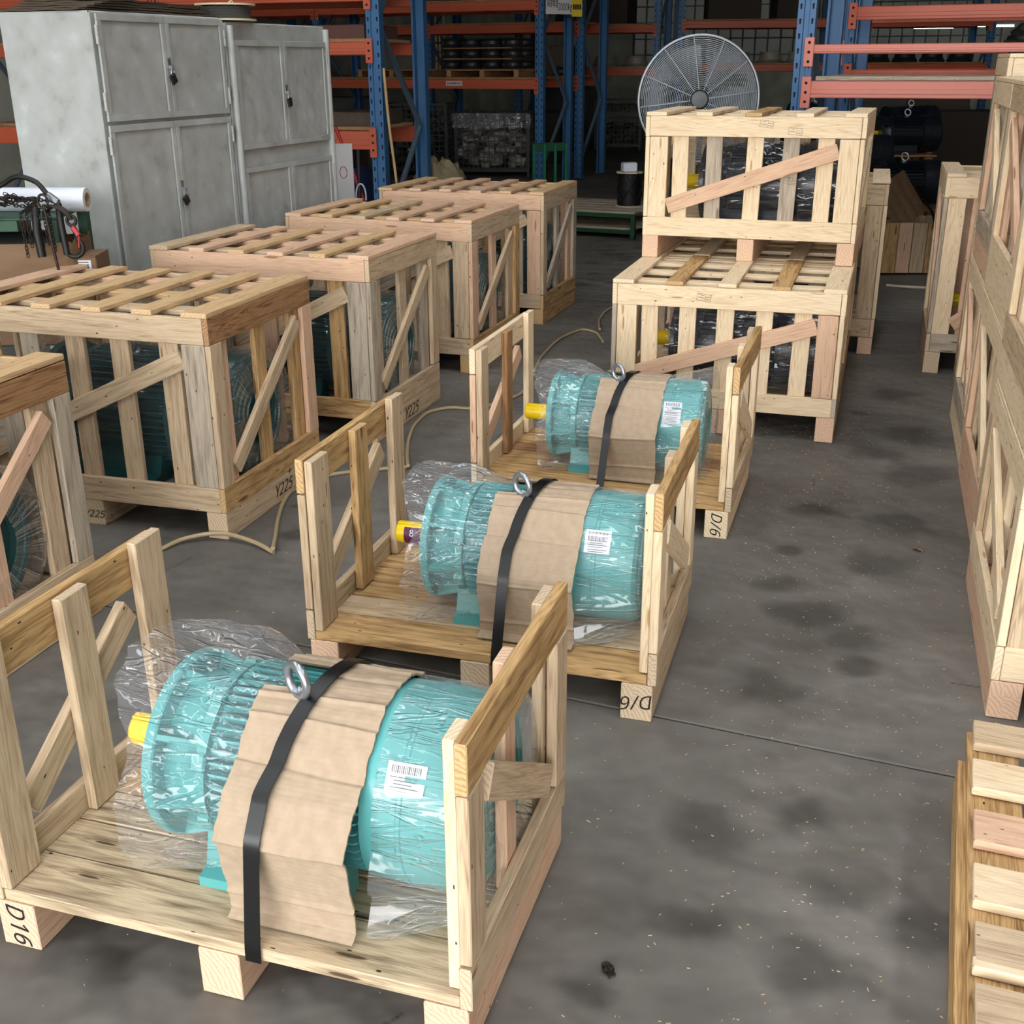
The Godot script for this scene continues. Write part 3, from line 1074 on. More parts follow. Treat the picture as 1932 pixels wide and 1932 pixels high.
func carton(called: String, label: String, at: Vector3, turn: float, size: Vector3, mat: Material, group := "") -> Node3D:
	var c := thing(called, label, "box", at, turn, group)
	var b := MB.new()
	b.box(X(Vector3(0, size.y / 2, 0)), size, 0.004)
	part(c, "body", b.done(mat))
	var f := MB.new()
	f.box(X(Vector3(0, size.y + 0.002, size.z * 0.25)), Vector3(size.x, 0.004, size.z * 0.49), 0.001)
	part(c, "flap", f.done(mat))
	f = MB.new()
	f.box(X(Vector3(0, size.y + 0.002, -size.z * 0.25)), Vector3(size.x, 0.004, size.z * 0.49), 0.001)
	part(c, "flap", f.done(mat))
	return c


func stillage(label: String, at: Vector3, turn: float, w: float, h: float, d: float, fill_mat: Material, wrapped: bool, group := "") -> void:
	var s := thing("mesh_stillage", label, "cage", at, turn, group)
	var b := MB.new()
	for sx in [-1.0, 1.0]:
		for sz in [-1.0, 1.0]:
			b.box(X(Vector3(sx * (w / 2 - 0.02), h / 2, sz * (d / 2 - 0.02))), Vector3(0.04, h, 0.04))
		b.box(X(Vector3(0, 0.1, sx * (d / 2 - 0.02))), Vector3(w, 0.05, 0.03))
		b.box(X(Vector3(0, h - 0.01, sx * (d / 2 - 0.02))), Vector3(w, 0.03, 0.03))
		b.box(X(Vector3(sx * (w / 2 - 0.02), h - 0.01, 0)), Vector3(0.03, 0.03, d))
	b.box(X(Vector3(0, 0.11, 0)), Vector3(w - 0.04, 0.02, d - 0.04))
	part(s, "frame", b.done(M.dark_steel))
	for side in 4:
		var m := MB.new()
		var L := w if side < 2 else d
		var n := int(L / 0.085)
		for k in n:
			m.box(X(Vector3(lerpf(-L / 2 + 0.05, L / 2 - 0.05, float(k) / (n - 1)), h / 2 + 0.06, 0)), Vector3(0.012, h - 0.12, 0.012))
		for k in int((h - 0.1) / 0.085):
			m.box(X(Vector3(0, 0.14 + k * 0.085, 0.006)), Vector3(L - 0.06, 0.012, 0.012))
		var at2 := Vector3(0, 0, (d / 2) * (1 if side == 0 else -1)) if side < 2 else Vector3((w / 2) * (1 if side == 2 else -1), 0, 0)
		part(s, "wire_panel", m.done(M.dark_steel), X(at2, Vector3(0, 0.0 if side < 2 else PI / 2, 0)))
	# what is in it: a heap of lumps
	var lumps := MB.new()
	var r := RandomNumberGenerator.new()
	r.seed = int(at.x * 100.0)
	for k in 70:
		lumps.box(X(Vector3(r.randf_range(-w / 2 + 0.1, w / 2 - 0.1), r.randf_range(0.16, h - 0.16), r.randf_range(-d / 2 + 0.1, d / 2 - 0.09)), Vector3(r.randf() * 0.4, r.randf() * 3.0, r.randf() * 0.4)), Vector3(r.randf_range(0.1, 0.2), r.randf_range(0.08, 0.14), r.randf_range(0.09, 0.16)), 0.012)
	var hp := lone("castings_heap", lumps.done(fill_mat), "heap of small parts filling the " + label, "parts", Transform3D(Basis(Vector3.UP, turn), at))
	hp.set_meta("kind", "stuff")
	if wrapped:
		var f := MB.new()
		var nz := FastNoiseLite.new()
		nz.seed = 4
		nz.frequency = 1.0
		var fn := func(i: int, j: int) -> Vector3:
			var u := float(i) / 40 - 0.5
			var v := float(j) / 24
			var y := h + 0.015
			var z := d / 2 + 0.03
			if v < 0.5:
				z = lerpf(-d / 2, d / 2 + 0.02, v * 2.0)
			else:
				y = h + 0.015 - (v - 0.5) * 2.0 * 0.24
			y += nz.get_noise_2d(u * 17.0, v * 9.0) * 0.035
			z += nz.get_noise_2d(u * 15.0 + 40.0, v * 14.0) * 0.025
			return Vector3(u * (w + 0.05), y, z)
		f.sheet(40, 24, fn)
		lone("plastic_cover", f.done(M.film_loose), "crumpled clear plastic over the top of the mesh cage of pale parts", "plastic wrap", Transform3D(Basis(Vector3.UP, turn), at))


# ---------------------------------------------------------------- steel cabinets
func cabinet(label: String, at: Vector3, turn: float, w: float, d: float, h: float, mid: float, worn: bool) -> Node3D:
	var c := thing("steel_cabinet", label, "cabinet", at, turn, "")
	var b := MB.new()
	b.box(X(Vector3(0, h / 2.0 + 0.04, -0.01)), Vector3(w, h - 0.08, d - 0.02), 0.008)
	part(c, "body", b.done(M.cabinet))
	for sx in [-1.0, 1.0]:
		for sz in [-1.0, 1.0]:
			var f := MB.new()
			f.box(X(Vector3(sx * (w / 2 - 0.03), 0.04, sz * (d / 2 - 0.05))), Vector3(0.04, 0.08, 0.04), 0.003)
			part(c, "foot", f.done(M.cabinet))
	var gap: float = 0.1 if worn else 0.012
	var rows := [[mid + 0.006, h - (0.1 if worn else 0.012)], [0.12, mid - gap]]
	var ins: float = 0.05 if worn else 0.018
	for rrow in rows:
		for s in [-1.0, 1.0]:
			var x0: float = -w / 2 + ins if s < 0 else 0.003
			var x1: float = -0.003 if s < 0 else w / 2 - ins
			var y0: float = rrow[0]
			var y1: float = rrow[1]
			var dm := MB.new()
			# dented sheet with an angle-iron border
			var nz := FastNoiseLite.new()
			nz.seed = int(s * 3.0 + y0 * 10.0) + (7 if worn else 1)
			nz.frequency = 1.0
			var fn := func(i: int, j: int) -> Vector3:
				var u := float(i) / 24
				var v := float(j) / 30
				var e: float = minf(minf(u, 1 - u), minf(v, 1 - v)) * 8.0
				var dent := nz.get_noise_2d(u * 3.0, v * 2.2) * 0.006 + nz.get_noise_2d(u * 9.0 + 20.0, v * 6.0) * (0.0045 if worn else 0.0012)
				return Vector3(lerpf(x0, x1, u), lerpf(y0, y1, v), d / 2 - 0.006 + dent * clampf(e, 0, 1))
			dm.sheet(24, 30, fn, Vector2(1, 1))
			var door := part(c, "door", dm.done(M.cabinet))
			var fm := MB.new()
			var fw := 0.034
			var zc := d / 2 + 0.004
			fm.box(X(Vector3((x0 + x1) / 2, y0 + fw / 2, zc)), Vector3(x1 - x0, fw, 0.012), 0.002)
			fm.box(X(Vector3((x0 + x1) / 2, y1 - fw / 2, zc)), Vector3(x1 - x0, fw, 0.012), 0.002)
			fm.box(X(Vector3(x0 + fw / 2, (y0 + y1) / 2, zc)), Vector3(fw, y1 - y0 - 2 * fw, 0.012), 0.002)
			fm.box(X(Vector3(x1 - fw / 2, (y0 + y1) / 2, zc)), Vector3(fw, y1 - y0 - 2 * fw, 0.012), 0.002)
			part(door, "door_frame", fm.done(M.cabinet))
			for k in 2:
				var hm := MB.new()
				var hy := lerpf(y0 + 0.1, y1 - 0.1, float(k))
				var hx: float = x0 - 0.008 if s < 0 else x1 + 0.008
				hm.lathe(Transform3D(Basis(Vector3(0, 0, 1), PI / 2), Vector3(hx, hy - 0.045, d / 2 + 0.008)), [Vector2(0, 0), Vector2(0, 0.009), Vector2(0.044, 0.009), Vector2(0.046, 0.007), Vector2(0.048, 0.009), Vector2(0.09, 0.009), Vector2(0.09, 0)], 10)
				part(door, "hinge", hm.done(M.cabinet_edge))
	if worn:
		for s in [-1.0, 1.0]:
			var tb := MB.new()
			tb.lathe(Transform3D(Basis(Vector3(0, 0, 1), PI / 2), Vector3(s * (w / 2 - 0.02), 0.1, d / 2)), [Vector2(0, 0), Vector2(0, 0.022), Vector2(h - 0.12, 0.022), Vector2(h - 0.12, 0)], 14)
			part(c, "tube_edge", tb.done(M.cabinet))
	return c


func padlock(label: String, at: Vector3, turn: float, tilt: float) -> void:
	var p := thing("padlock", label, "padlock", at, turn, "")
	var b := MB.new()
	b.box(X(Vector3(0, 0.02, 0.0)), Vector3(0.03, 0.055, 0.008), 0.002)
	b.box(X(Vector3(0, 0.0, 0.014)), Vector3(0.012, 0.02, 0.024), 0.002)
	part(p, "hasp", b.done(M.zinc))
	b = MB.new()
	b.box(X(Vector3(0, -0.06, 0.02), Vector3(0, 0, tilt)), Vector3(0.045, 0.055, 0.018), 0.005)
	part(p, "body", b.done(M.cast_iron))
	b = MB.new()
	var pts := []
	for k in 9:
		var a := PI * k / 8
		pts.append(Vector3(cos(a) * 0.014, -0.018 + sin(a) * 0.018, 0.02))
	pts.push_front(Vector3(0.014, -0.035, 0.02))
	pts.append(Vector3(-0.014, -0.035, 0.02))
	b.tube(pts, 0.0035, 8)
	part(p, "shackle", b.done(M.zinc))


# ---------------------------------------------------------------- small things
func chain_links(parent: Node, pts: Array, size: float, mat: Material) -> void:
	if not shared.has("link"):
		var b := MB.new()
		var q := []
		for k in 16:
			var a := TAU * k / 16
			q.append(Vector3(cos(a) * 0.7 + signf(cos(a)) * 0.35, sin(a) * 0.62, 0))
		b.tube(q, 0.22, 6, true)
		shared.link = b.done(mat)
	var c := Curve3D.new()
	for p in pts:
		c.add_point(p)
	var n := int(c.get_baked_length() / (size * 1.5))
	for k in n:
		var s := c.get_baked_length() * k / n
		var p := c.sample_baked(s)
		var d := (c.sample_baked(s + 0.004) - c.sample_baked(maxf(0, s - 0.004))).normalized()
		var side := d.cross(Vector3(0.2, 0.3, 1)).normalized()
		var bs := Basis(d, side, d.cross(side)) * Basis(Vector3(1, 0, 0), PI / 2 * (k % 2) + 0.4)
		part(parent, "link", shared.link, Transform3D(bs.scaled_local(Vector3.ONE * size), p))


func smooth_path(pts: Array, n: int) -> Array:
	var c := Curve3D.new()
	for k in pts.size():
		var a: Vector3 = pts[maxi(k - 1, 0)]
		var b: Vector3 = pts[mini(k + 1, pts.size() - 1)]
		c.add_point(pts[k], (a - b) / 6.0, (b - a) / 6.0)
	var out := []
	for k in n + 1:
		out.append(c.sample_baked(c.get_baked_length() * k / n, true))
	return out


func tube_thing(called: String, pts: Array, r: float, mat: Material, label: String, category: String, n := 60, group := "") -> void:
	var b := MB.new()
	b.tube(smooth_path(pts, n), r, 10)
	lone(called, b.done(mat), label, category, X(), group)


func fan() -> void:
	var f := thing("industrial_fan", "large round industrial fan with a wire guard standing behind the stacked crates", "fan", Vector3(1.235, 0, -7.95), -0.06)
	var cy := 1.565
	var T := Transform3D(Basis(Vector3.UP, -PI / 2), Vector3(0, cy, 0))   # lathe axis to +z
	var b := MB.new()
	b.lathe(Transform3D(Basis(Vector3(0, 0, 1), PI / 2), Vector3(0, 0.02, -0.1)), [Vector2(0, 0), Vector2(0, 0.03), Vector2(cy - 0.1, 0.028), Vector2(cy - 0.1, 0.0)], 20)
	part(f, "pole", b.done(M.dark_steel))
	b = MB.new()
	b.lathe(Transform3D(Basis(Vector3(0, 0, 1), PI / 2), Vector3(0, 0, -0.1)), [Vector2(0, 0), Vector2(0, 0.14), Vector2(0.03, 0.13), Vector2(0.045, 0.06), Vector2(0.08, 0.04), Vector2(0.08, 0)], 36)
	part(f, "base", b.done(M.dark_steel))
	b = MB.new()
	b.lathe(T * X(Vector3(-0.22, 0, 0)), [Vector2(0, 0), Vector2(0, 0.08), Vector2(0.02, 0.09), Vector2(0.18, 0.09), Vector2(0.2, 0.07), Vector2(0.2, 0.0)], 32)
	part(f, "drive", b.done(M.dark_steel))
	for k in 3:
		b = MB.new()
		var blade := func(i: int, j: int) -> Vector3:
			var u := float(i) / 8 - 0.5
			var v := float(j) / 10
			var r := lerpf(0.06, 0.33, v)
			var a := u * lerpf(1.0, 0.75, v)
			return Vector3(sin(a) * r, cos(a) * r, u * lerpf(0.09, 0.05, v))
		b.sheet(8, 10, blade)
		part(f, "blade", b.done(M.fan_blade), Transform3D(Basis(Vector3(0, 0, 1), TAU * k / 3 + 0.4), Vector3(0, cy, 0.02)))
	for side in 2:
		var g := MB.new()
		var zs := 1.0 if side == 0 else -1.0
		for k in 30:
			var r := 0.065 + 0.32 * k / 29.0
			var z := zs * 0.075 * (1.0 - pow(r / 0.4, 3.0)) + 0.01
			var ring := []
			var n := 56
			for i in n:
				ring.append(Vector3(cos(TAU * i / n) * r, cy + sin(TAU * i / n) * r, z))
			g.tube(ring, 0.0017, 4, true)
		for i in 12:
			var sp := []
			for k in 8:
				var r := 0.06 + 0.325 * k / 7.0
				sp.append(Vector3(cos(TAU * i / 12.0 + 0.13) * r, cy + sin(TAU * i / 12.0 + 0.13) * r, zs * (0.078 * (1.0 - pow(r / 0.4, 3.0))) + 0.01))
			g.tube(sp, 0.0028, 5)
		part(f, "wire_guard", g.done(M.wire))
	var rim := []
	for i in 72:
		rim.append(Vector3(cos(TAU * i / 72) * 0.39, cy + sin(TAU * i / 72) * 0.39, 0.01))
	b = MB.new()
	b.tube(rim, 0.008, 8, true)
	part(f, "rim", b.done(M.wire))
	b = MB.new()
	b.lathe(T * X(Vector3(0.075, 0, 0)), [Vector2(0, 0.0), Vector2(0, 0.055), Vector2(0.006, 0.05), Vector2(0.008, 0.0)], 24)
	part(f, "badge", b.done(M.fan_blade))


func left_bench() -> void:
	var tb := thing("work_bench", "green steel bench frame beside the pale cabinet, carrying the white roll", "bench", Vector3(-2.66, 0, -5.62), 0.05)
	var b := MB.new()
	b.box(X(Vector3(0, 1.135, 0)), Vector3(1.1, 0.012, 0.5), 0.003)
	part(tb, "top", b.done(M.bench_green))
	b = MB.new()
	b.box(X(Vector3(-0.1, 1.105, 0.25)), Vector3(0.95, 0.05, 0.01), 0.002)
	part(tb, "front_edge", b.done(M.bench_green))
	for sx in [-1.0, 1.0]:
		for sz in [-1.0, 1.0]:
			b = MB.new()
			b.box(X(Vector3(sx * 0.53, 0.565, sz * 0.23)), Vector3(0.05, 1.13, 0.05), 0.003)
			part(tb, "leg", b.done(M.bench_green))
	b = MB.new()
	b.box(X(Vector3(0, 0.55, 0)), Vector3(1.02, 0.03, 0.44), 0.003)
	part(tb, "shelf", b.done(M.bench_green))
	# white roll lying on it
	var r := thing("film_roll", "thick white roll of stretch film lying on the green bench", "roll", Vector3(-2.25, 1.195, -5.66), -0.05)
	b = MB.new()
	b.lathe(X(Vector3(-0.32, 0, 0)), [Vector2(0, 0.03), Vector2(0, 0.054), Vector2(0.006, 0.056), Vector2(0.534, 0.056), Vector2(0.54, 0.054), Vector2(0.54, 0.034)], 40)
	part(r, "film", b.done(M.white_film))
	b = MB.new()
	b.lathe(X(Vector3(-0.32, 0, 0)), [Vector2(0, 0.03), Vector2(0, 0.034), Vector2(0.542, 0.034), Vector2(0.542, 0.03), Vector2(0, 0.03)], 32)
	part(r, "core", b.done(M.cardboard))
	# chains over the front edge, with the lifting hook
	var ch := thing("chain_heap", "dark rusty lifting chains heaped over the front of the green bench", "chain", Vector3(-2.2, 1.15, -5.36), 0.0)
	var rr := RandomNumberGenerator.new()
	rr.seed = 12
	for k in 11:
		var pts := []
		var x := -0.2 + k * 0.026
		for i in 4:
			pts.append(Vector3(x - 0.14 + i * 0.06 + rr.randf_range(-0.03, 0.03), 0.03 + rr.randf() * 0.06, -0.1 + rr.randf_range(-0.05, 0.1)))
		if k > 4:
			pts.append(Vector3(x + 0.05, 0.02, 0.05))
			pts.append(Vector3(x + 0.06, -0.06 - rr.randf() * 0.14, 0.062))
		chain_links(ch, pts, 0.0105, M.chain)
	b = MB.new()
	b.tube([Vector3(0.09, 0.06, 0.05), Vector3(0.105, 0.0, 0.075), Vector3(0.115, -0.1, 0.08), Vector3(0.13, -0.24, 0.085)], 0.0065, 8)
	var lp := []
	for k in 14:
		lp.append(Vector3(0.092 + cos(TAU * k / 14) * 0.022, 0.075 + sin(TAU * k / 14) * 0.03, 0.055))
	b.tube(lp, 0.0055, 8, true)
	part(ch, "hook_rod", b.done(M.chain))
	b = MB.new()
	b.tube([Vector3(0.04, 0.04, 0.02), Vector3(0.05, -0.06, 0.07), Vector3(0.06, -0.17, 0.075)], 0.019, 10)
	b.tube([Vector3(0.15, 0.06, 0.03), Vector3(0.165, -0.02, 0.07), Vector3(0.175, -0.16, 0.075)], 0.015, 10)
	part(ch, "chain_bag", b.done(M.black_rubber))
	var hk := thing("lifting_hook", "black crane hook with a red safety catch hanging at the right of the chains", "hook", Vector3(-1.99, 1.04, -5.3), 0.0)
	b = MB.new()
	var hp := [Vector3(0.0, 0.075, 0), Vector3(0.012, 0.045, 0)]
	for k in 12:
		var a := lerpf(1.0, -3.5, k / 11.0)
		hp.append(Vector3(cos(a) * 0.042 - 0.005, sin(a) * 0.042 - 0.02, 0))
	b.tube(smooth_path(hp, 40), 0.011, 10)
	part(hk, "hook", b.done(M.black_rubber))
	b = MB.new()
	var er := []
	for k in 14:
		er.append(Vector3(cos(TAU * k / 14) * 0.02, 0.1 + sin(TAU * k / 14) * 0.022, 0))
	b.tube(er, 0.008, 8, true)
	part(hk, "eye", b.done(M.black_rubber))
	b = MB.new()
	b.bar(Vector3(0.004, 0.075, 0.008), Vector3(0.03, 0.035, 0.012), 0.02, 0.018, Vector3(0, 0, 1), 0.003)
	b.bar(Vector3(0.03, 0.035, 0.012), Vector3(0.022, -0.02, 0.012), 0.008, 0.01, Vector3(0, 0, 1), 0.002)
	part(hk, "catch", b.done(M.red_paint))
	var sl := MB.new()
	for k in 4:
		var o := k * 0.011
		sl.tube(smooth_path([Vector3(-2.12 + o, 1.2, -5.33), Vector3(-2.07 + o, 1.205, -5.29), Vector3(-2.02 + o * 0.6, 1.185, -5.285), Vector3(-1.99 + o * 0.2, 1.145, -5.29)], 12), 0.006, 6)
	lone("chain_sling", sl.done(M.chain), "short black sling that the crane hook hangs from", "sling")
	tube_thing("rubber_hose", [Vector3(-2.45, 1.24, -5.4), Vector3(-2.33, 1.285, -5.4), Vector3(-2.24, 1.325, -5.38), Vector3(-2.15, 1.305, -5.36), Vector3(-2.1, 1.255, -5.34)], 0.0115, M.black_rubber, "black rubber hose arching above the rusty chains", "hose", 30)
	b = MB.new()
	b.bar(Vector3(-2.1, 1.255, -5.34), Vector3(-2.045, 1.215, -5.33), 0.026, 0.026, Vector3.UP, 0.006)
	lone("hose_fitting", b.done(M.zinc), "grey metal fitting at the right end of the arching black hose", "fitting")
	b = MB.new()
	b.box(X(), Vector3(0.09, 0.05, 0.07), 0.006)
	lone("yellow_block", b.done(M.yellow_paint), "small yellow block on the front edge of the green bench", "block", X(Vector3(-2.395, 1.166, -5.36), Vector3(0, 0.3, 0)))
	# open cardboard boxes under it
	var cb := thing("open_carton", "battered open cardboard box below the rusty chains", "box", Vector3(-2.3, 0.56, -5.55), 0.1)
	b = MB.new()
	var nz := FastNoiseLite.new()
	nz.frequency = 3.0
	var fold := func(i: int, j: int) -> Vector3:
		var u := TAU * i / 32
		var p := Vector3(signf(cos(u)) * pow(absf(cos(u)), 0.4) * 0.26, float(j) / 10 * 0.47, signf(sin(u)) * pow(absf(sin(u)), 0.4) * 0.2)
		var s := nz.get_noise_3d(p.x * 6, p.y * 6, p.z * 6) * 0.03
		return p * Vector3(1 + s, 1.0 + (0.08 * nz.get_noise_1d(i * 2.0) if j == 10 else 0.0), 1 + s)
	b.sheet(32, 10, fold, Vector2(2, 1), true)
	part(cb, "side_walls", b.done(M.cardboard_old))
	b = MB.new()
	b.box(X(Vector3(0, 0.01, 0)), Vector3(0.5, 0.02, 0.38))
	part(cb, "bottom", b.done(M.cardboard_old))
	var bx := carton("labelled_carton", "closed brown carton with a white label under the crane hook", Vector3(-2.04, 0.565, -5.55), 0.05, Vector3(0.16, 0.39, 0.22), M.cardboard_old)
	b = MB.new()
	b.box(X(Vector3(0.02, 0.34, 0.1112)), Vector3(0.07, 0.07, 0.001))
	var lb := part(bx, "label", b.done(M.paper))
	b = MB.new()
	for k in 5:
		b.box(X(Vector3(0.02, 0.365 - k * 0.012, 0.112)), Vector3(0.05, 0.004, 0.0008))
	part(lb, "print", b.done(M.ink))
	var sc := MB.new()
	sc.lathe(X(Vector3(-0.2, 0, 0)), [Vector2(0, 0), Vector2(0.01, 0.075), Vector2(0.38, 0.075), Vector2(0.4, 0)], 28)
	lone("grey_drum", sc.done(M.dark_steel), "dark grey drum standing in the battered open box", "drum", X(Vector3(-2.33, 0.98, -5.58), Vector3(0, 0.1, 0.0)))


func on_cabinets() -> void:
	for k in 5:
		var b := MB.new()
		var nz := FastNoiseLite.new()
		nz.seed = k
		nz.frequency = 1.0
		var w := 1.16 - 0.07 * k
		var d := 0.5
		var th := 0.009
		var f := func(i: int, j: int) -> Vector3:
			var u := float(i) / 16 - 0.5
			var v := float(j) / 8 - 0.5
			return Vector3(u * w, th + nz.get_noise_2d(u * 3.0, v * 2.0) * 0.006, v * d)
		var g := func(i: int, j: int) -> Vector3:
			return (f.call(i, j) as Vector3) - Vector3(0, th, 0)
		b.sheet(16, 8, f)
		b.sheet(16, 8, g)
		for i in 16:
			for j in [0, 8]:
				b.quad(f.call(i, j), f.call(i + 1, j), g.call(i + 1, j), g.call(i, j), Vector3(0, 0, -1 if j == 0 else 1))
		for j in 8:
			for i in [0, 16]:
				b.quad(f.call(i, j), f.call(i, j + 1), g.call(i, j + 1), g.call(i, j), Vector3(-1 if i == 0 else 1, 0, 0))
		lone("cardboard_sheet", b.done(M.cardboard_dark), ["bottom sheet of the dark cardboard stack on the pale cabinet", "second sheet from below in the dark stack on the pale cabinet", "middle sheet of the dark cardboard stack on the pale cabinet", "second sheet from above in the dark stack on the pale cabinet", "topmost sheet of the dark cardboard stack on the pale cabinet"][k], "cardboard", X(Vector3(-2.18, 2.054 + k * 0.0125, -6.88), Vector3(0, 1.2 + k * 0.03, 0.0)), "cardboard sheets on the cabinet")
	var wb := MB.new()
	wb.box(X(), Vector3(0.3, 0.07, 0.3), 0.01)
	lone("white_box", wb.done(M.white_film), "flat white box at the left back on top of the pale cabinet", "box", X(Vector3(-2.43, 2.157, -6.64), Vector3(0, 0.3, 0)))
	# wire spool on the second cabinet
	var s := thing("wire_spool", "wooden spool of grey wire lying on top of the second cabinet", "spool", Vector3(-1.72, 2.038, -7.55), 0.0)
	var V := Transform3D(Basis(Vector3(0, 0, 1), PI / 2), Vector3.ZERO)
	for y in [0.0, 0.085]:
		var b := MB.new()
		b.lathe(V * X(Vector3(y, 0, 0)), [Vector2(0, 0), Vector2(0, 0.18), Vector2(0.01, 0.18), Vector2(0.01, 0)], 40)
		part(s, "flange", b.done(M.cream))
	var w := MB.new()
	var pr := [Vector2(0.01, 0.1)]
	for k in 14:
		pr.append(Vector2(0.012 + k * 0.005, 0.15))
		pr.append(Vector2(0.0145 + k * 0.005, 0.145))
	w.lathe(V, pr, 40)
	part(s, "wire", w.done(M.grey_wire))
	w = MB.new()
	w.tube([Vector3(0.02, 0.095, 0.02), Vector3(0.1, 0.16, 0.03)], 0.004, 6)
	w.tube([Vector3(0.05, 0.095, 0.0), Vector3(0.02, 0.17, 0.0)], 0.004, 6)
	part(s, "loose_end", w.done(M.cream))


# ---------------------------------------------------------------- the scene
func _ready() -> void:
	rng.seed = 20240

	# camera
	var cam := Camera3D.new()
	cam.name = "camera"
	cam.fov = 48.315
	cam.near = 0.05
	cam.far = 120.0
	add_child(cam)
	cam.transform = Transform3D(Basis(Vector3(1, 0, 0), -0.376) * Basis(Vector3(0, 0, 1), -0.0052), Vector3(0, 1.8016, 0))
	cam.current = true

	# sky: bright overcast, and the exposure
	var sm := ProceduralSkyMaterial.new()
	sm.sky_top_color = Color(0.93, 0.94, 0.95)
	sm.sky_horizon_color = Color(0.96, 0.955, 0.94)
	sm.ground_bottom_color = Color(0.42, 0.41, 0.39)
	sm.ground_horizon_color = Color(0.62, 0.61, 0.59)
	sm.energy_multiplier = 1.0
	var sky := Sky.new()
	sky.sky_material = sm
	var env := Environment.new()
	env.background_mode = Environment.BG_SKY
	env.sky = sky
	env.background_energy_multiplier = 12.0
	env.tonemap_mode = Environment.TONE_MAPPER_LINEAR
	env.tonemap_exposure = 1.06
	env.sdfgi_enabled = true
	env.ssao_enabled = true
	env.ssil_enabled = true
	var we := WorldEnvironment.new()
	we.name = "world_environment"
	we.environment = env
	add_child(we)

	make_materials()
	build_hall()
	build_racks()
	build_open_crates()
	build_closed_crates()
	build_background()
	cabinets_and_bench()
	fan()
	floor_things()


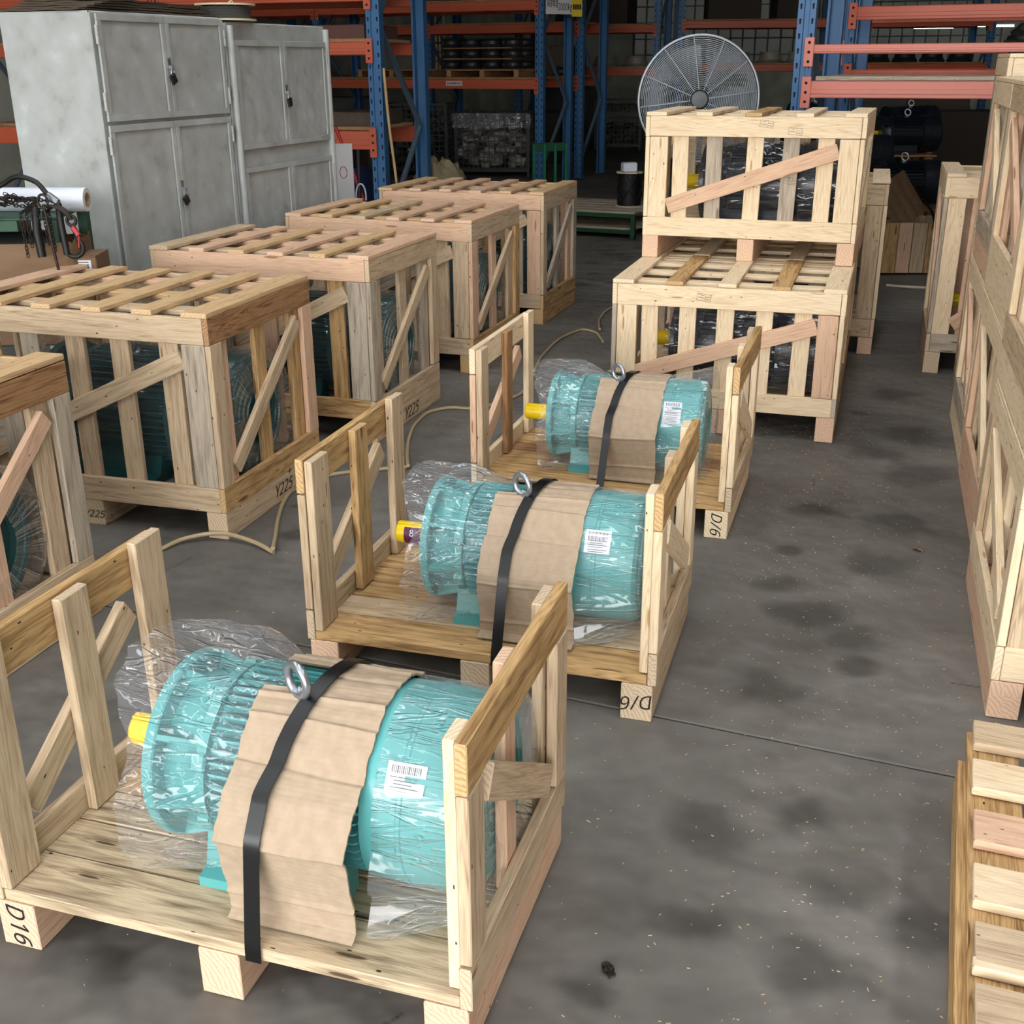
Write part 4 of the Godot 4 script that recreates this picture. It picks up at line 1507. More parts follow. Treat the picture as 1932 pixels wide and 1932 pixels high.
func make_materials() -> void:
	make_woods()
	var teal := std("teal_enamel", Color(0.34, 0.63, 0.63), 0.3)
	teal.metallic_specular = 0.5
	teal.normal_enabled = true
	teal.normal_texture = noise_tex(0.08, 256, [], 2.0)
	teal.normal_scale = 0.12
	teal.uv1_triplanar = true
	teal.uv1_scale = Vector3(3, 3, 3)
	std("dark_wood", Color(0.20, 0.165, 0.14), 0.8)
	std("red_boards", Color(0.36, 0.24, 0.21), 0.8)
	std("shaded_teal", Color(0.13, 0.30, 0.31), 0.3)  # teal enamel darkened for dark wrapping and the shade inside crates
	var navy := std("navy_enamel", Color(0.085, 0.105, 0.15), 0.3)
	navy.metallic_specular = 0.5
	std("yellow_sleeve", Color(0.95, 0.80, 0.03), 0.35)
	std("yellow_paint", Color(0.93, 0.80, 0.16), 0.5)
	std("zinc", Color(0.66, 0.68, 0.71), 0.32, 0.85)
	std("ink", Color(0.07, 0.065, 0.08), 0.7)
	std("stamp_ink", Color(0.36, 0.34, 0.33), 0.8)
	std("strap", Color(0.025, 0.026, 0.032), 0.35)
	std("paper", Color(0.86, 0.87, 0.90), 0.7)
	std("purple_print", Color(0.33, 0.08, 0.26), 0.5)
	std("rack_blue", Color(0.20, 0.39, 0.57), 0.45)
	std("rack_steel", Color(0.33, 0.40, 0.47), 0.5)
	std("rack_orange", Color(0.72, 0.33, 0.22), 0.45)
	std("rack_orange_lit", Color(0.78, 0.44, 0.37), 0.4)  # same rack orange, paled to carry the light on the near beams
	std("hole", Color(0.03, 0.035, 0.045), 0.9)
	std("cast_iron", Color(0.17, 0.175, 0.185), 0.45, 0.3)
	std("bright_casting", Color(0.62, 0.60, 0.55), 0.45, 0.4)
	std("dark_steel", Color(0.12, 0.12, 0.125), 0.5, 0.3)
	std("black_rubber", Color(0.045, 0.045, 0.048), 0.55)
	std("fan_blade", Color(0.30, 0.32, 0.33), 0.45, 0.3)
	std("wire", Color(0.62, 0.65, 0.68), 0.4, 0.5)
	std("bench_green", Color(0.07, 0.27, 0.17), 0.5)
	std("rail_green", Color(0.08, 0.42, 0.30), 0.45)
	std("white_film", Color(0.86, 0.88, 0.93), 0.28)
	std("chain", Color(0.17, 0.135, 0.115), 0.55, 0.4)
	std("red_paint", Color(0.62, 0.10, 0.12), 0.45)
	std("cream", Color(0.82, 0.78, 0.66), 0.7)
	std("grey_wire", Color(0.40, 0.40, 0.39), 0.6)
	std("sign_white", Color(0.80, 0.80, 0.80), 0.5)
	std("sign_yellow", Color(0.88, 0.76, 0.20), 0.5)
	std("pale_parts", Color(0.62, 0.60, 0.56), 0.6)
	std("dark_parts", Color(0.24, 0.25, 0.22), 0.6)
	std("blue_drum", Color(0.09, 0.14, 0.30), 0.45)
	std("bamboo", Color(0.72, 0.60, 0.42), 0.6)
	std("sacking", Color(0.52, 0.47, 0.36), 0.9)
	std("tube_light", Color(0.9, 0.95, 0.9), 0.4)
	var cab := std("cabinet", Color.WHITE, 0.42)
	cab.albedo_texture = noise_tex(0.012, 512, [[0.0, 0.25, 0.75, 1.0], [Color(0.60, 0.60, 0.58), Color(0.68, 0.69, 0.68), Color(0.72, 0.735, 0.73), Color(0.78, 0.80, 0.80)]])
	cab.uv1_triplanar = true
	cab.uv1_scale = Vector3(0.8, 0.8, 0.8)
	cab.metallic_specular = 0.5
	var cabe := std("cabinet_edge", Color(0.70, 0.72, 0.69), 0.45)
	cabe.metallic_specular = 0.5
	for a in [["cardboard", Color(0.685, 0.605, 0.515)], ["cardboard_old", Color(0.50, 0.40, 0.31)], ["cardboard_dark", Color(0.33, 0.29, 0.25)]]:
		var c := std(a[0], Color.WHITE, 0.85)
		var base: Color = a[1]
		c.albedo_texture = noise_tex(0.03, 256, [[0.0, 1.0], [base.darkened(0.05), base.lightened(0.04)]])
		c.metallic_specular = 0.25
	var card: StandardMaterial3D = M.cardboard
	# faint corrugation across the sheet
	var ci := Image.create(8, 512, false, Image.FORMAT_L8)
	for y in 512:
		for x in 8:
			ci.set_pixel(x, y, Color.from_hsv(0, 0, 0.5 + 0.5 * sin(y * TAU / 16.0)))
	ci.bump_map_to_normal_map(1.0)
	card.normal_enabled = true
	card.normal_texture = ImageTexture.create_from_image(ci)
	card.normal_scale = 0.35
	# clear packing film, wrinkled
	for a in [["film_clear", 0.065, 1.4], ["film_loose", 0.14, 1.3], ["film_dark", 0.02, 1.3]]:
		var f := std(a[0], Color(0.93, 0.95, 1.0, a[1]), 0.09)
		f.transparency = BaseMaterial3D.TRANSPARENCY_ALPHA
		f.cull_mode = BaseMaterial3D.CULL_DISABLED
		f.metallic_specular = 0.6
		f.normal_enabled = true
		f.normal_texture = film_normals()
		f.normal_scale = a[2]
	goods_meshes()


# stretch marks running with the winding, and crumples
func film_normals() -> Texture2D:
	if shared.has("film_normals"):
		return shared.film_normals
	var s := 512
	var r := RandomNumberGenerator.new()
	r.seed = 9
	var h := PackedFloat32Array()
	h.resize(s * s)
	var stroke := func(p: Vector2, dir: Vector2, steps: int, curl: float, w: float, amp: float) -> void:
		var turn := 0.0
		for q in steps:
			var fade := minf(1.0, minf(q, steps - q) / 14.0)
			var rad := int(w * 2.6)
			for dy in range(-rad, rad + 1):
				for dx in range(-rad, rad + 1):
					var d2 := (dx - (p.x - floorf(p.x))) * (dx - (p.x - floorf(p.x))) + (dy - (p.y - floorf(p.y))) * (dy - (p.y - floorf(p.y)))
					var at := posmod(int(floorf(p.y)) + dy, s) * s + posmod(int(floorf(p.x)) + dx, s)
					h[at] = maxf(h[at], amp * fade * exp(-d2 / (w * w)))
			p += dir
			turn = clampf(turn + r.randf_range(-curl, curl) * 0.2, -curl, curl)
			dir = dir.rotated(turn)
	for k in 34:   # long stretch marks along the motor
		stroke.call(Vector2(r.randf() * s, r.randf() * s), Vector2.from_angle(PI / 2 + r.randf_range(-0.16, 0.16)), r.randi_range(200, 500), 0.002, r.randf_range(2.2, 4.5), r.randf_range(0.5, 1.0))
	for k in 10:   # crumples
		stroke.call(Vector2(r.randf() * s, r.randf() * s), Vector2.from_angle(r.randf() * TAU), r.randi_range(30, 110), 0.09, r.randf_range(2.5, 5.0), r.randf_range(0.5, 1.0))
	var d := PackedByteArray()
	d.resize(s * s)
	for k in s * s:
		d[k] = int(clampf(h[k], 0, 1) * 255)
	var im := Image.create_from_data(s, s, false, Image.FORMAT_L8, d)
	im.bump_map_to_normal_map(9.0)
	shared.film_normals = ImageTexture.create_from_image(im)
	return shared.film_normals


func build_racks() -> void:
	rack("blue and orange pallet rack just behind the grey cabinets, nearest on the left", Vector3(-1.236, 0, -11.2), -0.30, [-2.25, -2.25], 1.2, 3.6, [[1.2, 0.165, 5], [1.972, 0.11, 5], [2.42, 0.11, 5]])
	rack("blue and orange pallet rack in the middle distance above the plastic-topped mesh cage", Vector3(0.438, 0, -18.2), -0.434, [-3.9, -2.75], 1.2, 3.6, [[1.547, 0.135, 5], [2.63, 0.13, 5]])
	rack("blue pallet rack back to back behind the one above the mesh cage", Vector3(1.11, 0, -19.62), -0.434, [-2.75, -2.75], 1.15, 3.6, [[1.55, 0.135, 5], [2.36, 0.13, 5]])
	rack("far blue and orange rack seen between the sign and the round fan", Vector3(2.74, 0, -23.0), -0.30, [-2.7], 1.2, 3.6, [[1.66, 0.12, 5], [2.42, 0.13, 5], [3.2, 0.13, 0]])
	rack("far blue and orange rack whose bays run on behind the round fan", Vector3(3.28, 0, -23.6), -0.06, [2.9, 2.9], 1.2, 3.6, [[1.72, 0.12, 5], [2.5, 0.13, 5], [3.3, 0.13, 0]])
	rack("nearest blue rack on the right with orange beams tinted as lit, one plank shelf", Vector3(2.152, 0, -9.0), -0.41, [3.1], 1.4, 3.6, [[1.657, 0.118, 4], [1.905, 0.062, 0]], {"dark": false, "paint": "rack_orange_lit"})
	rack("blue rack with high dark red beams right behind the nearest right-hand rack", Vector3(2.93, 0, -10.75), -0.41, [3.1], 1.1, 3.6, [[1.72, 0.06, 0], [2.226, 0.11, 0]])


const P_AT := [Vector3(-0.5016, 0, -2.1633), Vector3(-0.0115, 0, -3.385), Vector3(0.467, 0, -4.7838)]
const P_TURN := [-0.3026, -0.2866, -0.3064]


func build_open_crates() -> void:
	var o := {"W": 1.1, "D": 0.69, "hs": 0.118, "hb": 0.219, "r0": 0.604, "r1": 0.712, "deck": ["worn", "tan", "honey", "worn", "worn", "worn"], "tones": ["tan"], "skids": ["pink", "pink", "pink"], "widths": [0.12, 0.11, 0.12, 0.13, 0.14, 0.16],
		"right": ["tan", "honey", "tan", "pale", "pink", "tan", 0.075, 0.07, 0.1], "left": ["tan", "honey", "tan", "tan", "tan", "tan", 0.1, 0.095, 0.105], "mark": 0, "words": "D16", "mark_turn": -1.5}
	open_crate("nearest open crate, with the large motor under a creased cardboard sheet", P_AT[0], P_TURN[0], o)
	o.merge({"D": 0.735, "deck": ["honey", "honey", "honey", "honey", "tan"], "skids": ["pink", "tan", "tan"], "right": ["tan", "honey", "pale", "pale", "tan", "pale", 0.085, 0.08, 0.09], "left": ["tan", "honey", "tan", "tan", "honey", "tan", 0.115, 0.1, 0.1], "mark": 2, "words": "D/6", "mark_turn": 3.3}, true)
	open_crate("middle open crate of the row, with the label 8 on the motor shaft", P_AT[1], P_TURN[1], o)
	o.merge({"D": 0.78, "hb": 0.215, "deck": ["honey", "honey", "brown", "honey", "honey"], "skids": ["tan", "tan", "pale"], "right": ["tan", "honey", "pale", "pale", "pale", "tan", 0.08, 0.08, 0.08], "left": ["pale", "pale", "pink", "tan", "brown", "pale", 0.09, 0.08, 0.085], "mark": 2, "words": "D/6", "mark_turn": -1.6}, true)
	open_crate("farthest open crate of the row, in front of the two stacked crates", P_AT[2], P_TURN[2], o)
	var g := motor_meshes("teal", M.teal_enamel, M.yellow_sleeve)
	var dx := [0.012, 0.0, -0.055]
	var names := ["nearest teal motor, on the front open crate, its eye bolt bare", "middle teal motor with a purple label marked 8 on its yellow shaft", "farthest of the three teal motors on open crates"]
	var cards := ["creased cardboard over the nearest motor, wavy at both edges", "cardboard over the middle motor, folded low at the front", "neat ribbed cardboard over the farthest open motor"]
	var straps := ["black strap over the nearest motor down to the front deck edge", "black strap over the middle open motor", "black strap over the farthest open motor"]
	var films := ["clear film on the nearest motor with a loose hood at the flange", "clear film round the middle open motor, bunched at the eye bolt", "clear film round the farthest open motor, crumpled above both ends"]
	var first: Node3D
	for k in 3:
		var at := local(P_AT[k], P_TURN[k], Vector3(dx[k], 0.149, 0.0))
		var m: Node3D
		if k == 0:
			m = motor("electric_motor", names[0], at, P_TURN[0], g, "teal motors on open crates")
			first = m
		else:
			m = copy(first, "electric_motor", names[k], "motor", at, P_TURN[k], "teal motors on open crates")
		var sc: float = [1.1, 1.04, 1.0][k]
		m.scale = Vector3.ONE * sc
		var before := get_child_count()
		cardboard_sheet(cards[k], at, P_TURN[k], [-0.016, -0.016, -0.012][k], [0.242, 0.268, 0.27][k], 3 + k * 5, [0.01, 0.02, 0.004][k])
		strap(straps[k], at, P_TURN[k], 0.066, [0.345, 0.3675, 0.39][k] / sc, 0.031 / sc, [0.345, 0.3675, 0.39][k] / sc)
		film(films[k], at, P_TURN[k], 11 + k * 3, [0.075, 0.065, 0.07][k], [0.08, 0.1, 0.085][k], M.film_clear, 0.02, 0.26, [0.0, 0.0, 0.12][k])
		for i in range(before, get_child_count()):
			(get_child(i) as Node3D).scale = Vector3.ONE * sc
		# label on the fan cover
		var T := X(Vector3(0.315, 0.2, 0)) * X(Vector3.ZERO, Vector3([-0.62, -0.55, -0.42][k], 0, 0)) * X(Vector3(0, 0, 0.1945 if k < 2 else 0.1948))
		var b := MB.new()
		b.box(T, Vector3(0.075, 0.055, 0.0008))
		var lb := part(m, "label", b.done(M.paper), Transform3D.IDENTITY, "white barcode label")
		b = MB.new()
		for i in 16:
			b.box(T * X(Vector3(-0.028 + i * 0.0036, 0.015, 0.0006)), Vector3(0.0012 if i % 3 else 0.0024, 0.014, 0.0004))
		for i in 5:
			b.box(T * X(Vector3(-0.004 + (i % 2) * 0.004, 0.001 - i * 0.006, 0.0006)), Vector3(0.055 - (i % 3) * 0.01, 0.0016, 0.0004))
		part(lb, "print", b.done(M.stamp_ink))
	var mid: Node3D = get_node("electric_motor_001")
	var st := MB.new()
	st.lathe(X(Vector3(-0.335, 0.2, 0)), [Vector2(0, 0.0346), Vector2(0.055, 0.0346)], 8, false, -0.9, 0.9)
	var pl := part(mid, "shaft_label", st.done(M.purple_print), Transform3D.IDENTITY, "purple label with a white 8")
	writing(pl, "figure", "8", 0.03, Transform3D(Basis(Vector3.RIGHT, -0.35), Vector3(-0.308, 0.213, 0.0352)), M.paper, 0.0006)


func build_closed_crates() -> void:
	# left row, five crates receding
	var base := {"W": 1.24, "D": 0.87, "H": 0.925, "hl": 0.80, "cs": 0.114, "cb": 0.217, "slats": 6, "tones": ["tan", "tan", "tan", "grey", "honey", "pink"], "lid": ["warm", "warm", "warm", "tan", "pink"]}
	var spots := [
		[Vector3(-2.17, 0, -3.40), -0.29, {"side_rail": "brown", "lid": ["warm", "brown", "warm"]}, "closed slatted crate cut off by the left edge of the view"],
		[Vector3(-1.6195, 0, -4.86), -0.2906, {"side_rail": "brown", "front_rail": "tan", "W": 1.247, "D": 0.867, "brace": "tan"}, "large closed crate with dark wavy grain on its right lid rail, marked Y225"],
		[Vector3(-1.1242, 0, -6.1304), -0.3216, {"side_rail": "tan", "front_rail": "pink", "W": 1.225, "D": 0.871, "H": 0.938, "hl": 0.81}, "closed crate behind the dark-railed one, writing on its right skid"],
		[Vector3(-0.674, 0, -7.5171), -0.3335, {"side_rail": "tan", "front_rail": "pink", "W": 1.246, "D": 0.888, "H": 0.93, "hl": 0.803}, "second farthest closed crate of the left row"],
		[Vector3(-0.2259, 0, -8.9212), -0.3217, {"side_rail": "tan", "front_rail": "pink", "W": 1.27, "D": 0.89, "H": 0.943, "hl": 0.813}, "farthest closed crate of the left row, near the blue rack"],
	]
	var gd := motor_meshes("deep teal", M.shaded_teal, M.yellow_sleeve)  # crate shade is put into this motor colour
	var src: Node3D
	var inside := ["teal motor inside the crate at the left edge", "teal motor wrapped inside the crate marked Y225 on its front skid", "teal motor inside the third crate from the left edge", "teal motor inside the second farthest crate of the left row", "teal motor inside the farthest crate of the left row"]
	var wraps := ["film round the motor in the crate at the left edge", "film round the motor in the crate with the dark lid rail", "film round the motor in the third crate of the left row", "film round the motor in the second farthest left crate", "film round the motor in the farthest left crate"]
	for k in spots.size():
		var s: Array = spots[k]
		var o: Dictionary = base.duplicate()
		o.merge(s[2], true)
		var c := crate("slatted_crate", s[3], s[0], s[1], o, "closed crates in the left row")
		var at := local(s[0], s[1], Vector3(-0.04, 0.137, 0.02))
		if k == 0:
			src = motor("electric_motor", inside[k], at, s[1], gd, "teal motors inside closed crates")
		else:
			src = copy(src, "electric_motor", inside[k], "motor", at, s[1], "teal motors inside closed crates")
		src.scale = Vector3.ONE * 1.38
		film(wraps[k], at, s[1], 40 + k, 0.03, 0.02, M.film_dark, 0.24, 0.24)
		var fl: Node3D = get_child(get_child_count() - 1)
		fl.scale = Vector3.ONE * 1.38
		if k == 1:
			writing(c, "pen_mark", "Y225", 0.045, Transform3D(Basis(), Vector3(0.0, 0.05, o.D / 2 + 0.001)), M.ink, 0.001, 0.3)
			writing(c, "pen_mark", "Y225", 0.075, Transform3D(Basis(Vector3.UP, PI / 2), Vector3(o.W / 2 - 0.0005, 0.057, -0.06)), M.ink, 0.001, 0.35)
			writing(c, "pen_mark", "+", 0.06, Transform3D(Basis(Vector3.UP, PI / 2), Vector3(o.W / 2 - 0.0005, 0.11, -0.12)), M.ink, 0.001, 0.3)
		if k == 2:
			writing(c, "pen_mark", "Y225", 0.085, Transform3D(Basis(Vector3.UP, PI / 2), Vector3(o.W / 2 - 0.0005, 0.05, -0.02)), M.ink, 0.001, 0.35)

	# stacked pale crates with black motors
	var g := motor_meshes("navy", M.navy_enamel, M.yellow_sleeve)
	var so := {"W": 1.153, "D": 0.857, "H": 0.772, "hl": 0.645, "cs": 0.13, "cb": 0.228, "slats": 5, "front_slats": 5, "tones": ["pale", "pale", "pink", "pale", "grey"], "lid": ["pale", "pale", "honey", "pale"], "front_rail": "pale", "side_rail": "pale", "skid": "pink", "brace": "pink"}
	var st := [
		[Vector3(1.1998, 0, -6.0653), -0.3112, "lower front pale crate of the stack beside the farthest open crate", "black motor inside the lower front pale crate", "film on the black motor in the lower front pale crate"],
		[Vector3(1.466, 0, -6.905), -0.3112, "pale crate hidden behind the lower front one, carrying the upper crate", "black motor inside the pale crate behind the lower front one", "film on the black motor in the crate behind the lower front one"],
		[Vector3(1.4227, 0.7725, -6.7382), -0.3375, "upper pale crate on top of the stack, before the round fan", "black motor inside the upper pale crate of the stack", "film on the black motor in the upper pale crate"],
	]
	var dark: Node3D
	for k in 3:
		var s: Array = st[k]
		var o: Dictionary = so.duplicate()
		if k == 2:
			o.merge({"hl": 0.647, "cs": 0.121, "cb": 0.222, "tones": ["pale", "pale", "pale", "grey"]}, true)
		var c := crate("slatted_crate", s[2], s[0], s[1], o, "pale crates with black motors")
		var at := local(s[0], s[1], Vector3(-0.04, o.cs + 0.023, 0.0))
		if k == 0:
			dark = motor("black_motor", s[3], at, s[1], g, "black motors in pale crates", false)
			dark.scale = Vector3(1.2, 1.16, 1.3)
		else:
			copy(dark, "black_motor", s[3], "motor", at, s[1], "black motors in pale crates").scale = Vector3(1.2, 1.16, 1.3)
		film(s[4], at, s[1], 60 + k, 0.05, 0.03, M.film_dark, 0.24, 0.24, 0.03)
		(get_child(get_child_count() - 1) as Node3D).scale = Vector3(1.2, 1.16, 1.3)
		stamps(c, o, k)
	# crates farther along the same row and the right-hand row
	var ro := {"W": 1.15, "D": 0.86, "H": 1.0, "hl": 0.88, "cs": 0.12, "cb": 0.232, "slats": 5, "front_slats": 5, "tones": ["pale", "tan", "grey", "pink"], "lid": ["pale", "pale", "tan"]}
	var more := [
		[Vector3(1.9373, 0, -7.9213), -0.30, {"H": 1.10, "hl": 0.95, "cs": 0.112, "W": 1.15}, "tall pale crate behind the stack, beside the brown plank box"],
		[Vector3(3.213, 0, -7.1167), -0.30, {"H": 1.184, "hl": 1.047, "cs": 0.133, "cb": 0.245}, "tall pale crate across the aisle from the stack, farthest in the right row"],
		[Vector3(3.13, 0, -6.254), -0.30, {"H": 0.916, "hl": 0.80, "D": 0.70}, "lower crate of the farthest stack in the right row"],
		[Vector3(3.13, 0.918, -6.254), -0.30, {"H": 0.907, "hl": 0.80, "D": 0.70}, "upper crate of the farthest stack in the right row, its post a light plank"],
		[Vector3(2.805, 0, -5.39), -0.30, {"H": 0.86, "hl": 0.74, "D": 0.86, "W": 1.15}, "lower crate of the second farthest stack in the right row"],
		[Vector3(2.805, 0.862, -5.39), -0.30, {"H": 0.86, "hl": 0.74, "D": 0.86, "W": 1.15}, "upper crate of the second farthest stack in the right row"],
		[Vector3(2.505, 0, -4.4393), -0.30, {"H": 0.86, "hl": 0.74, "D": 1.0, "skid": "pink"}, "lower crate of the second nearest stack in the right row"],
		[Vector3(2.505, 0.862, -4.4393), -0.30, {"H": 0.86, "hl": 0.74, "D": 1.0}, "upper crate of the second nearest stack in the right row"],
		[Vector3(2.085, 0, -3.2095), -0.30, {"H": 0.775, "hl": 0.655, "D": 1.0, "cs": 0.123, "skid": "pink", "tones": ["pale", "pale", "tan"]}, "lower crate of the nearest stack at the right edge"],
		[Vector3(2.085, 0.777, -3.2095), -0.30, {"H": 0.86, "hl": 0.74, "D": 1.0, "tones": ["pale", "tan", "grey"]}, "upper crate of the nearest stack at the right edge"],
	]
	for k in more.size():
		var s: Array = more[k]
		var o: Dictionary = ro.duplicate()
		o.merge(s[2], true)
		crate("slatted_crate", s[3], s[0], s[1], o, "crates in the right rows")
	for k in [1, 3]:
		var s: Array = more[k]
		copy(dark, "black_motor", ["black motor inside the tall crate across the aisle", "black motor in the upper crate of the farthest right stack"][k / 2], "motor", local(s[0], s[1], Vector3(0, 0.145, 0)), s[1], "black motors in the right rows")
	# low slatted pallet at the bottom right corner
	var lo := thing("wooden_pallet", "low wooden pallet with wide slats at the bottom right corner", "pallet", Vector3(1.447, 0, -1.688), -0.358, "")
	var W := 1.1
	var D := 1.3
	for k in 3:
		var x := (k - 1) * (W / 2 - 0.05)
		board(lo, "skid", Vector3(x, 0.055, -D / 2 + 0.03), Vector3(x, 0.055, D / 2), 0.09, 0.11, Vector3.UP, "pink")
		board(lo, "rail", Vector3(x, 0.213, -D / 2 + 0.02), Vector3(x, 0.213, D / 2 - 0.02), 0.12, 0.025, Vector3.UP, "honey")
	for s in [-1.0, 1.0]:
		board(lo, "side_board", Vector3(s * (W / 2 + 0.014), 0.155, -D / 2 + 0.13), Vector3(s * (W / 2 + 0.014), 0.155, D / 2), 0.1, 0.024, Vector3.RIGHT * s, "honey")
	var zs := [-D / 2 + 0.058, -D / 2 + 0.252, -D / 2 + 0.457, -D / 2 + 0.652, -D / 2 + 0.826, -D / 2 + 0.885, -D / 2 + 1.0, -D / 2 + 1.2]
	var wd := [0.115, 0.125, 0.12, 0.125, 0.115, 0.03, 0.13, 0.12]
	for k in 8:
		board(lo, "slat", Vector3(-W / 2, 0.2385, zs[k]), Vector3(W / 2, 0.2385, zs[k]), wd[k], 0.023, Vector3.UP, ["tan", "pale", "pink", "pale", "tan", "pale", "tan", "pale"][k], 0.003)


# small printed stamps on the pale boards
func stamps(c: Node3D, o: Dictionary, k: int) -> void:
	var spots := [[[-0.11, o.hl + 0.055, o.D / 2 + 0.0004, -0.12]], [], [[0.07, o.hl + 0.07, o.D / 2 + 0.0004, -0.1], [0.22, o.hl + 0.035, o.D / 2 + 0.0004, -0.08], [0.215, 0.43, o.D / 2 - 0.0236, -0.12]]]
	for s in spots[k]:
		var b := MB.new()
		var T := X(Vector3(s[0], s[1], s[2]), Vector3(0, 0, s[3]))
		var w := 0.07
		var h := 0.034
		for q in [[0, h / 2, w, 0.0016], [0, -h / 2, w, 0.0016], [-w / 2, 0, 0.0016, h], [w / 2, 0, 0.0016, h], [0.006, 0, 0.0012, h]]:
			b.box(T * X(Vector3(q[0], q[1], 0)), Vector3(q[2], q[3], 0.0006))
		for i in 4:
			b.box(T * X(Vector3(0.02 if i % 2 else -0.014, 0.01 - i * 0.006, 0)), Vector3(0.022 + 0.004 * (i % 3), 0.0022, 0.0006))
		part(c, "stamp", b.done(M.stamp_ink))


func build_background() -> void:
	# pallets of castings on the middle rack
	var at := Vector3(0.438, 1.58, -18.2)
	var tn := -0.434
	for q in [[-1.0, "left"], [-2.6, "far left"]]:
		pallet("dark pallet on the middle rack shelf carrying two layers of round castings" if q[1] == "left" else "dark pallet on the middle rack shelf towards the cabinets", local(at, tn, Vector3(q[0], 0, -0.6)), tn, 1.25, 1.0, "pallets on the middle rack")
	var n := 0
	for layer in 3:
		if layer == 1 or layer == 2:
			var sh := thing("divider_board", ["", "board between the two layers of round castings", "board on top of the stacked round castings"][layer], "board", local(at, tn, Vector3(-1.0, 0.112 + layer * 0.155, -0.6)), tn, "")
			for i in 4:
				board(sh, "plank", Vector3(-0.65, -0.009, -0.38 + i * 0.25), Vector3(0.5, -0.009, -0.38 + i * 0.25), 0.24, 0.016, Vector3.UP, "brown")
		for i in 4:
			for j in 2:
				var p := local(at, tn, Vector3(-1.60 + i * 0.35, 0.113 + layer * 0.155, -0.28 - j * 0.42))
				lone("round_casting", shared.casting, "%s round casting from the left, %s layer, %s row, middle rack" % [["first", "second", "third", "fourth"][i], ["bottom", "middle", "top"][layer], ["front", "rear"][j]], "casting", Transform3D(Basis(Vector3.UP, tn).scaled(Vector3(0.82, 1, 0.82)), p), "round castings on the middle rack")
				n += 1
	# dark wooden boxes higher up and on the near left rack
	var bins := [
		[Vector3(0.438, 2.66, -18.2), -0.434, Vector3(-0.9, 0, -0.6), Vector3(1.1, 0.5, 0.9), "dark wooden case high on the middle rack, right", "wood"],
		[Vector3(0.438, 2.66, -18.2), -0.434, Vector3(-2.1, 0, -0.6), Vector3(1.0, 0.4, 0.9), "dark wooden case high on the middle rack, left", "wood"],
		[Vector3(-1.236, 2.0, -11.2), -0.3, Vector3(-0.55, 0, -0.55), Vector3(0.8, 0.12, 0.8), "low stack of reddish boards on the near left rack", "red"],
		[Vector3(-1.236, 2.45, -11.2), -0.3, Vector3(-1.6, 0, -0.55), Vector3(1.2, 0.3, 0.8), "dark case on the top shelf of the near left rack", "wood"],
		[Vector3(-1.236, 1.23, -11.2), -0.3, Vector3(-0.5, 0, -0.65), Vector3(0.7, 0.12, 0.7), "flat dark carton on the lower shelf of the near left rack", "carton"],
		[Vector3(-1.236, 1.23, -11.2), -0.3, Vector3(-1.5, 0, -0.6), Vector3(0.8, 0.25, 0.8), "dark carton at the back of the lower shelf of the near left rack", "carton"],
		[Vector3(2.74, 2.45, -23.0), -0.3, Vector3(-1.3, 0, -0.6), Vector3(1.4, 0.45, 0.9), "dark case on the far rack above the pale bell castings", "wood"],
		[Vector3(3.28, 2.53, -23.6), -0.06, Vector3(1.0, 0, -0.6), Vector3(1.0, 0.5, 0.9), "dark case on the far rack behind the fan", "wood"],
		[Vector3(3.28, 2.53, -23.6), -0.06, Vector3(2.2, 0, -0.6), Vector3(0.8, 0.4, 0.9), "second dark case on the far rack behind the fan, farther right", "wood"],
		[Vector3(1.11, 1.58, -19.62), -0.37, Vector3(-0.8, 0, -0.6), Vector3(1.2, 0.45, 0.8), "dark carton on the back-to-back rack behind the castings", "carton"],
	]
	for q in bins:
		var p := local(q[0], q[1], q[2])
		var mat: Material = M.dark_wood if q[5] == "wood" else M.cardboard_dark if q[5] == "carton" else M.red_boards
		carton("storage_case", q[4], p, q[1], q[3], mat, "cases on the racks")
	var heaps := [[-3.4, -14.2, 0.9, 0.8, "dark crate on the floor left of the near rack frame"], [-2.3, -14.6, 0.9, 1.1, "tall dark crate seen through the near left rack"], [-2.9, -22.6, 1.1, 1.2, "far dark crate behind the tall mesh cage"], [0.4, -22.9, 1.1, 0.9, "far dark crate behind the plastic-topped cage"], [1.3, -26.0, 1.0, 1.3, "far dark crate beyond the green barrier"], [4.6, -20.6, 1.2, 0.9, "dark crate on the floor behind the fan, left"], [5.9, -20.2, 1.2, 1.2, "dark crate on the floor behind the fan, right"], [6.6, -17.6, 1.1, 1.1, "dark crate beyond the dark motors, right"], [5.3, -18.2, 1.1, 0.9, "dark crate beyond the dark motors, left"], [7.6, -22.0, 1.3, 1.4, "large dark crate under the far right beams"], [10.6, -24.6, 1.3, 1.2, "farthest dark crate under the far right beams"], [4.0, -26.2, 1.3, 1.0, "far dark crate under the rack behind the fan"]]
	for k in heaps.size():
		var q: Array = heaps[k]
		carton("storage_case", q[4], Vector3(q[0], 0, q[1]), -0.3 + 0.1 * (k % 4), Vector3(q[2], q[3], 0.8), [M.cast_iron, M.cardboard_dark, M.dark_parts, M.dark_wood][k % 4], "dark crates on the floor")
	for k in 6:
		var at3 := Vector3(1.11, 1.58, -19.62)
		lone("round_casting", shared.casting, "%s round casting from the left on the back-to-back rack" % ["first", "second", "third", "fourth", "fifth", "sixth"][k], "casting", Transform3D(Basis(), local(at3, -0.434, Vector3(-2.45 + k * 0.41, 0.0, -0.3))), "round castings on the back-to-back rack")
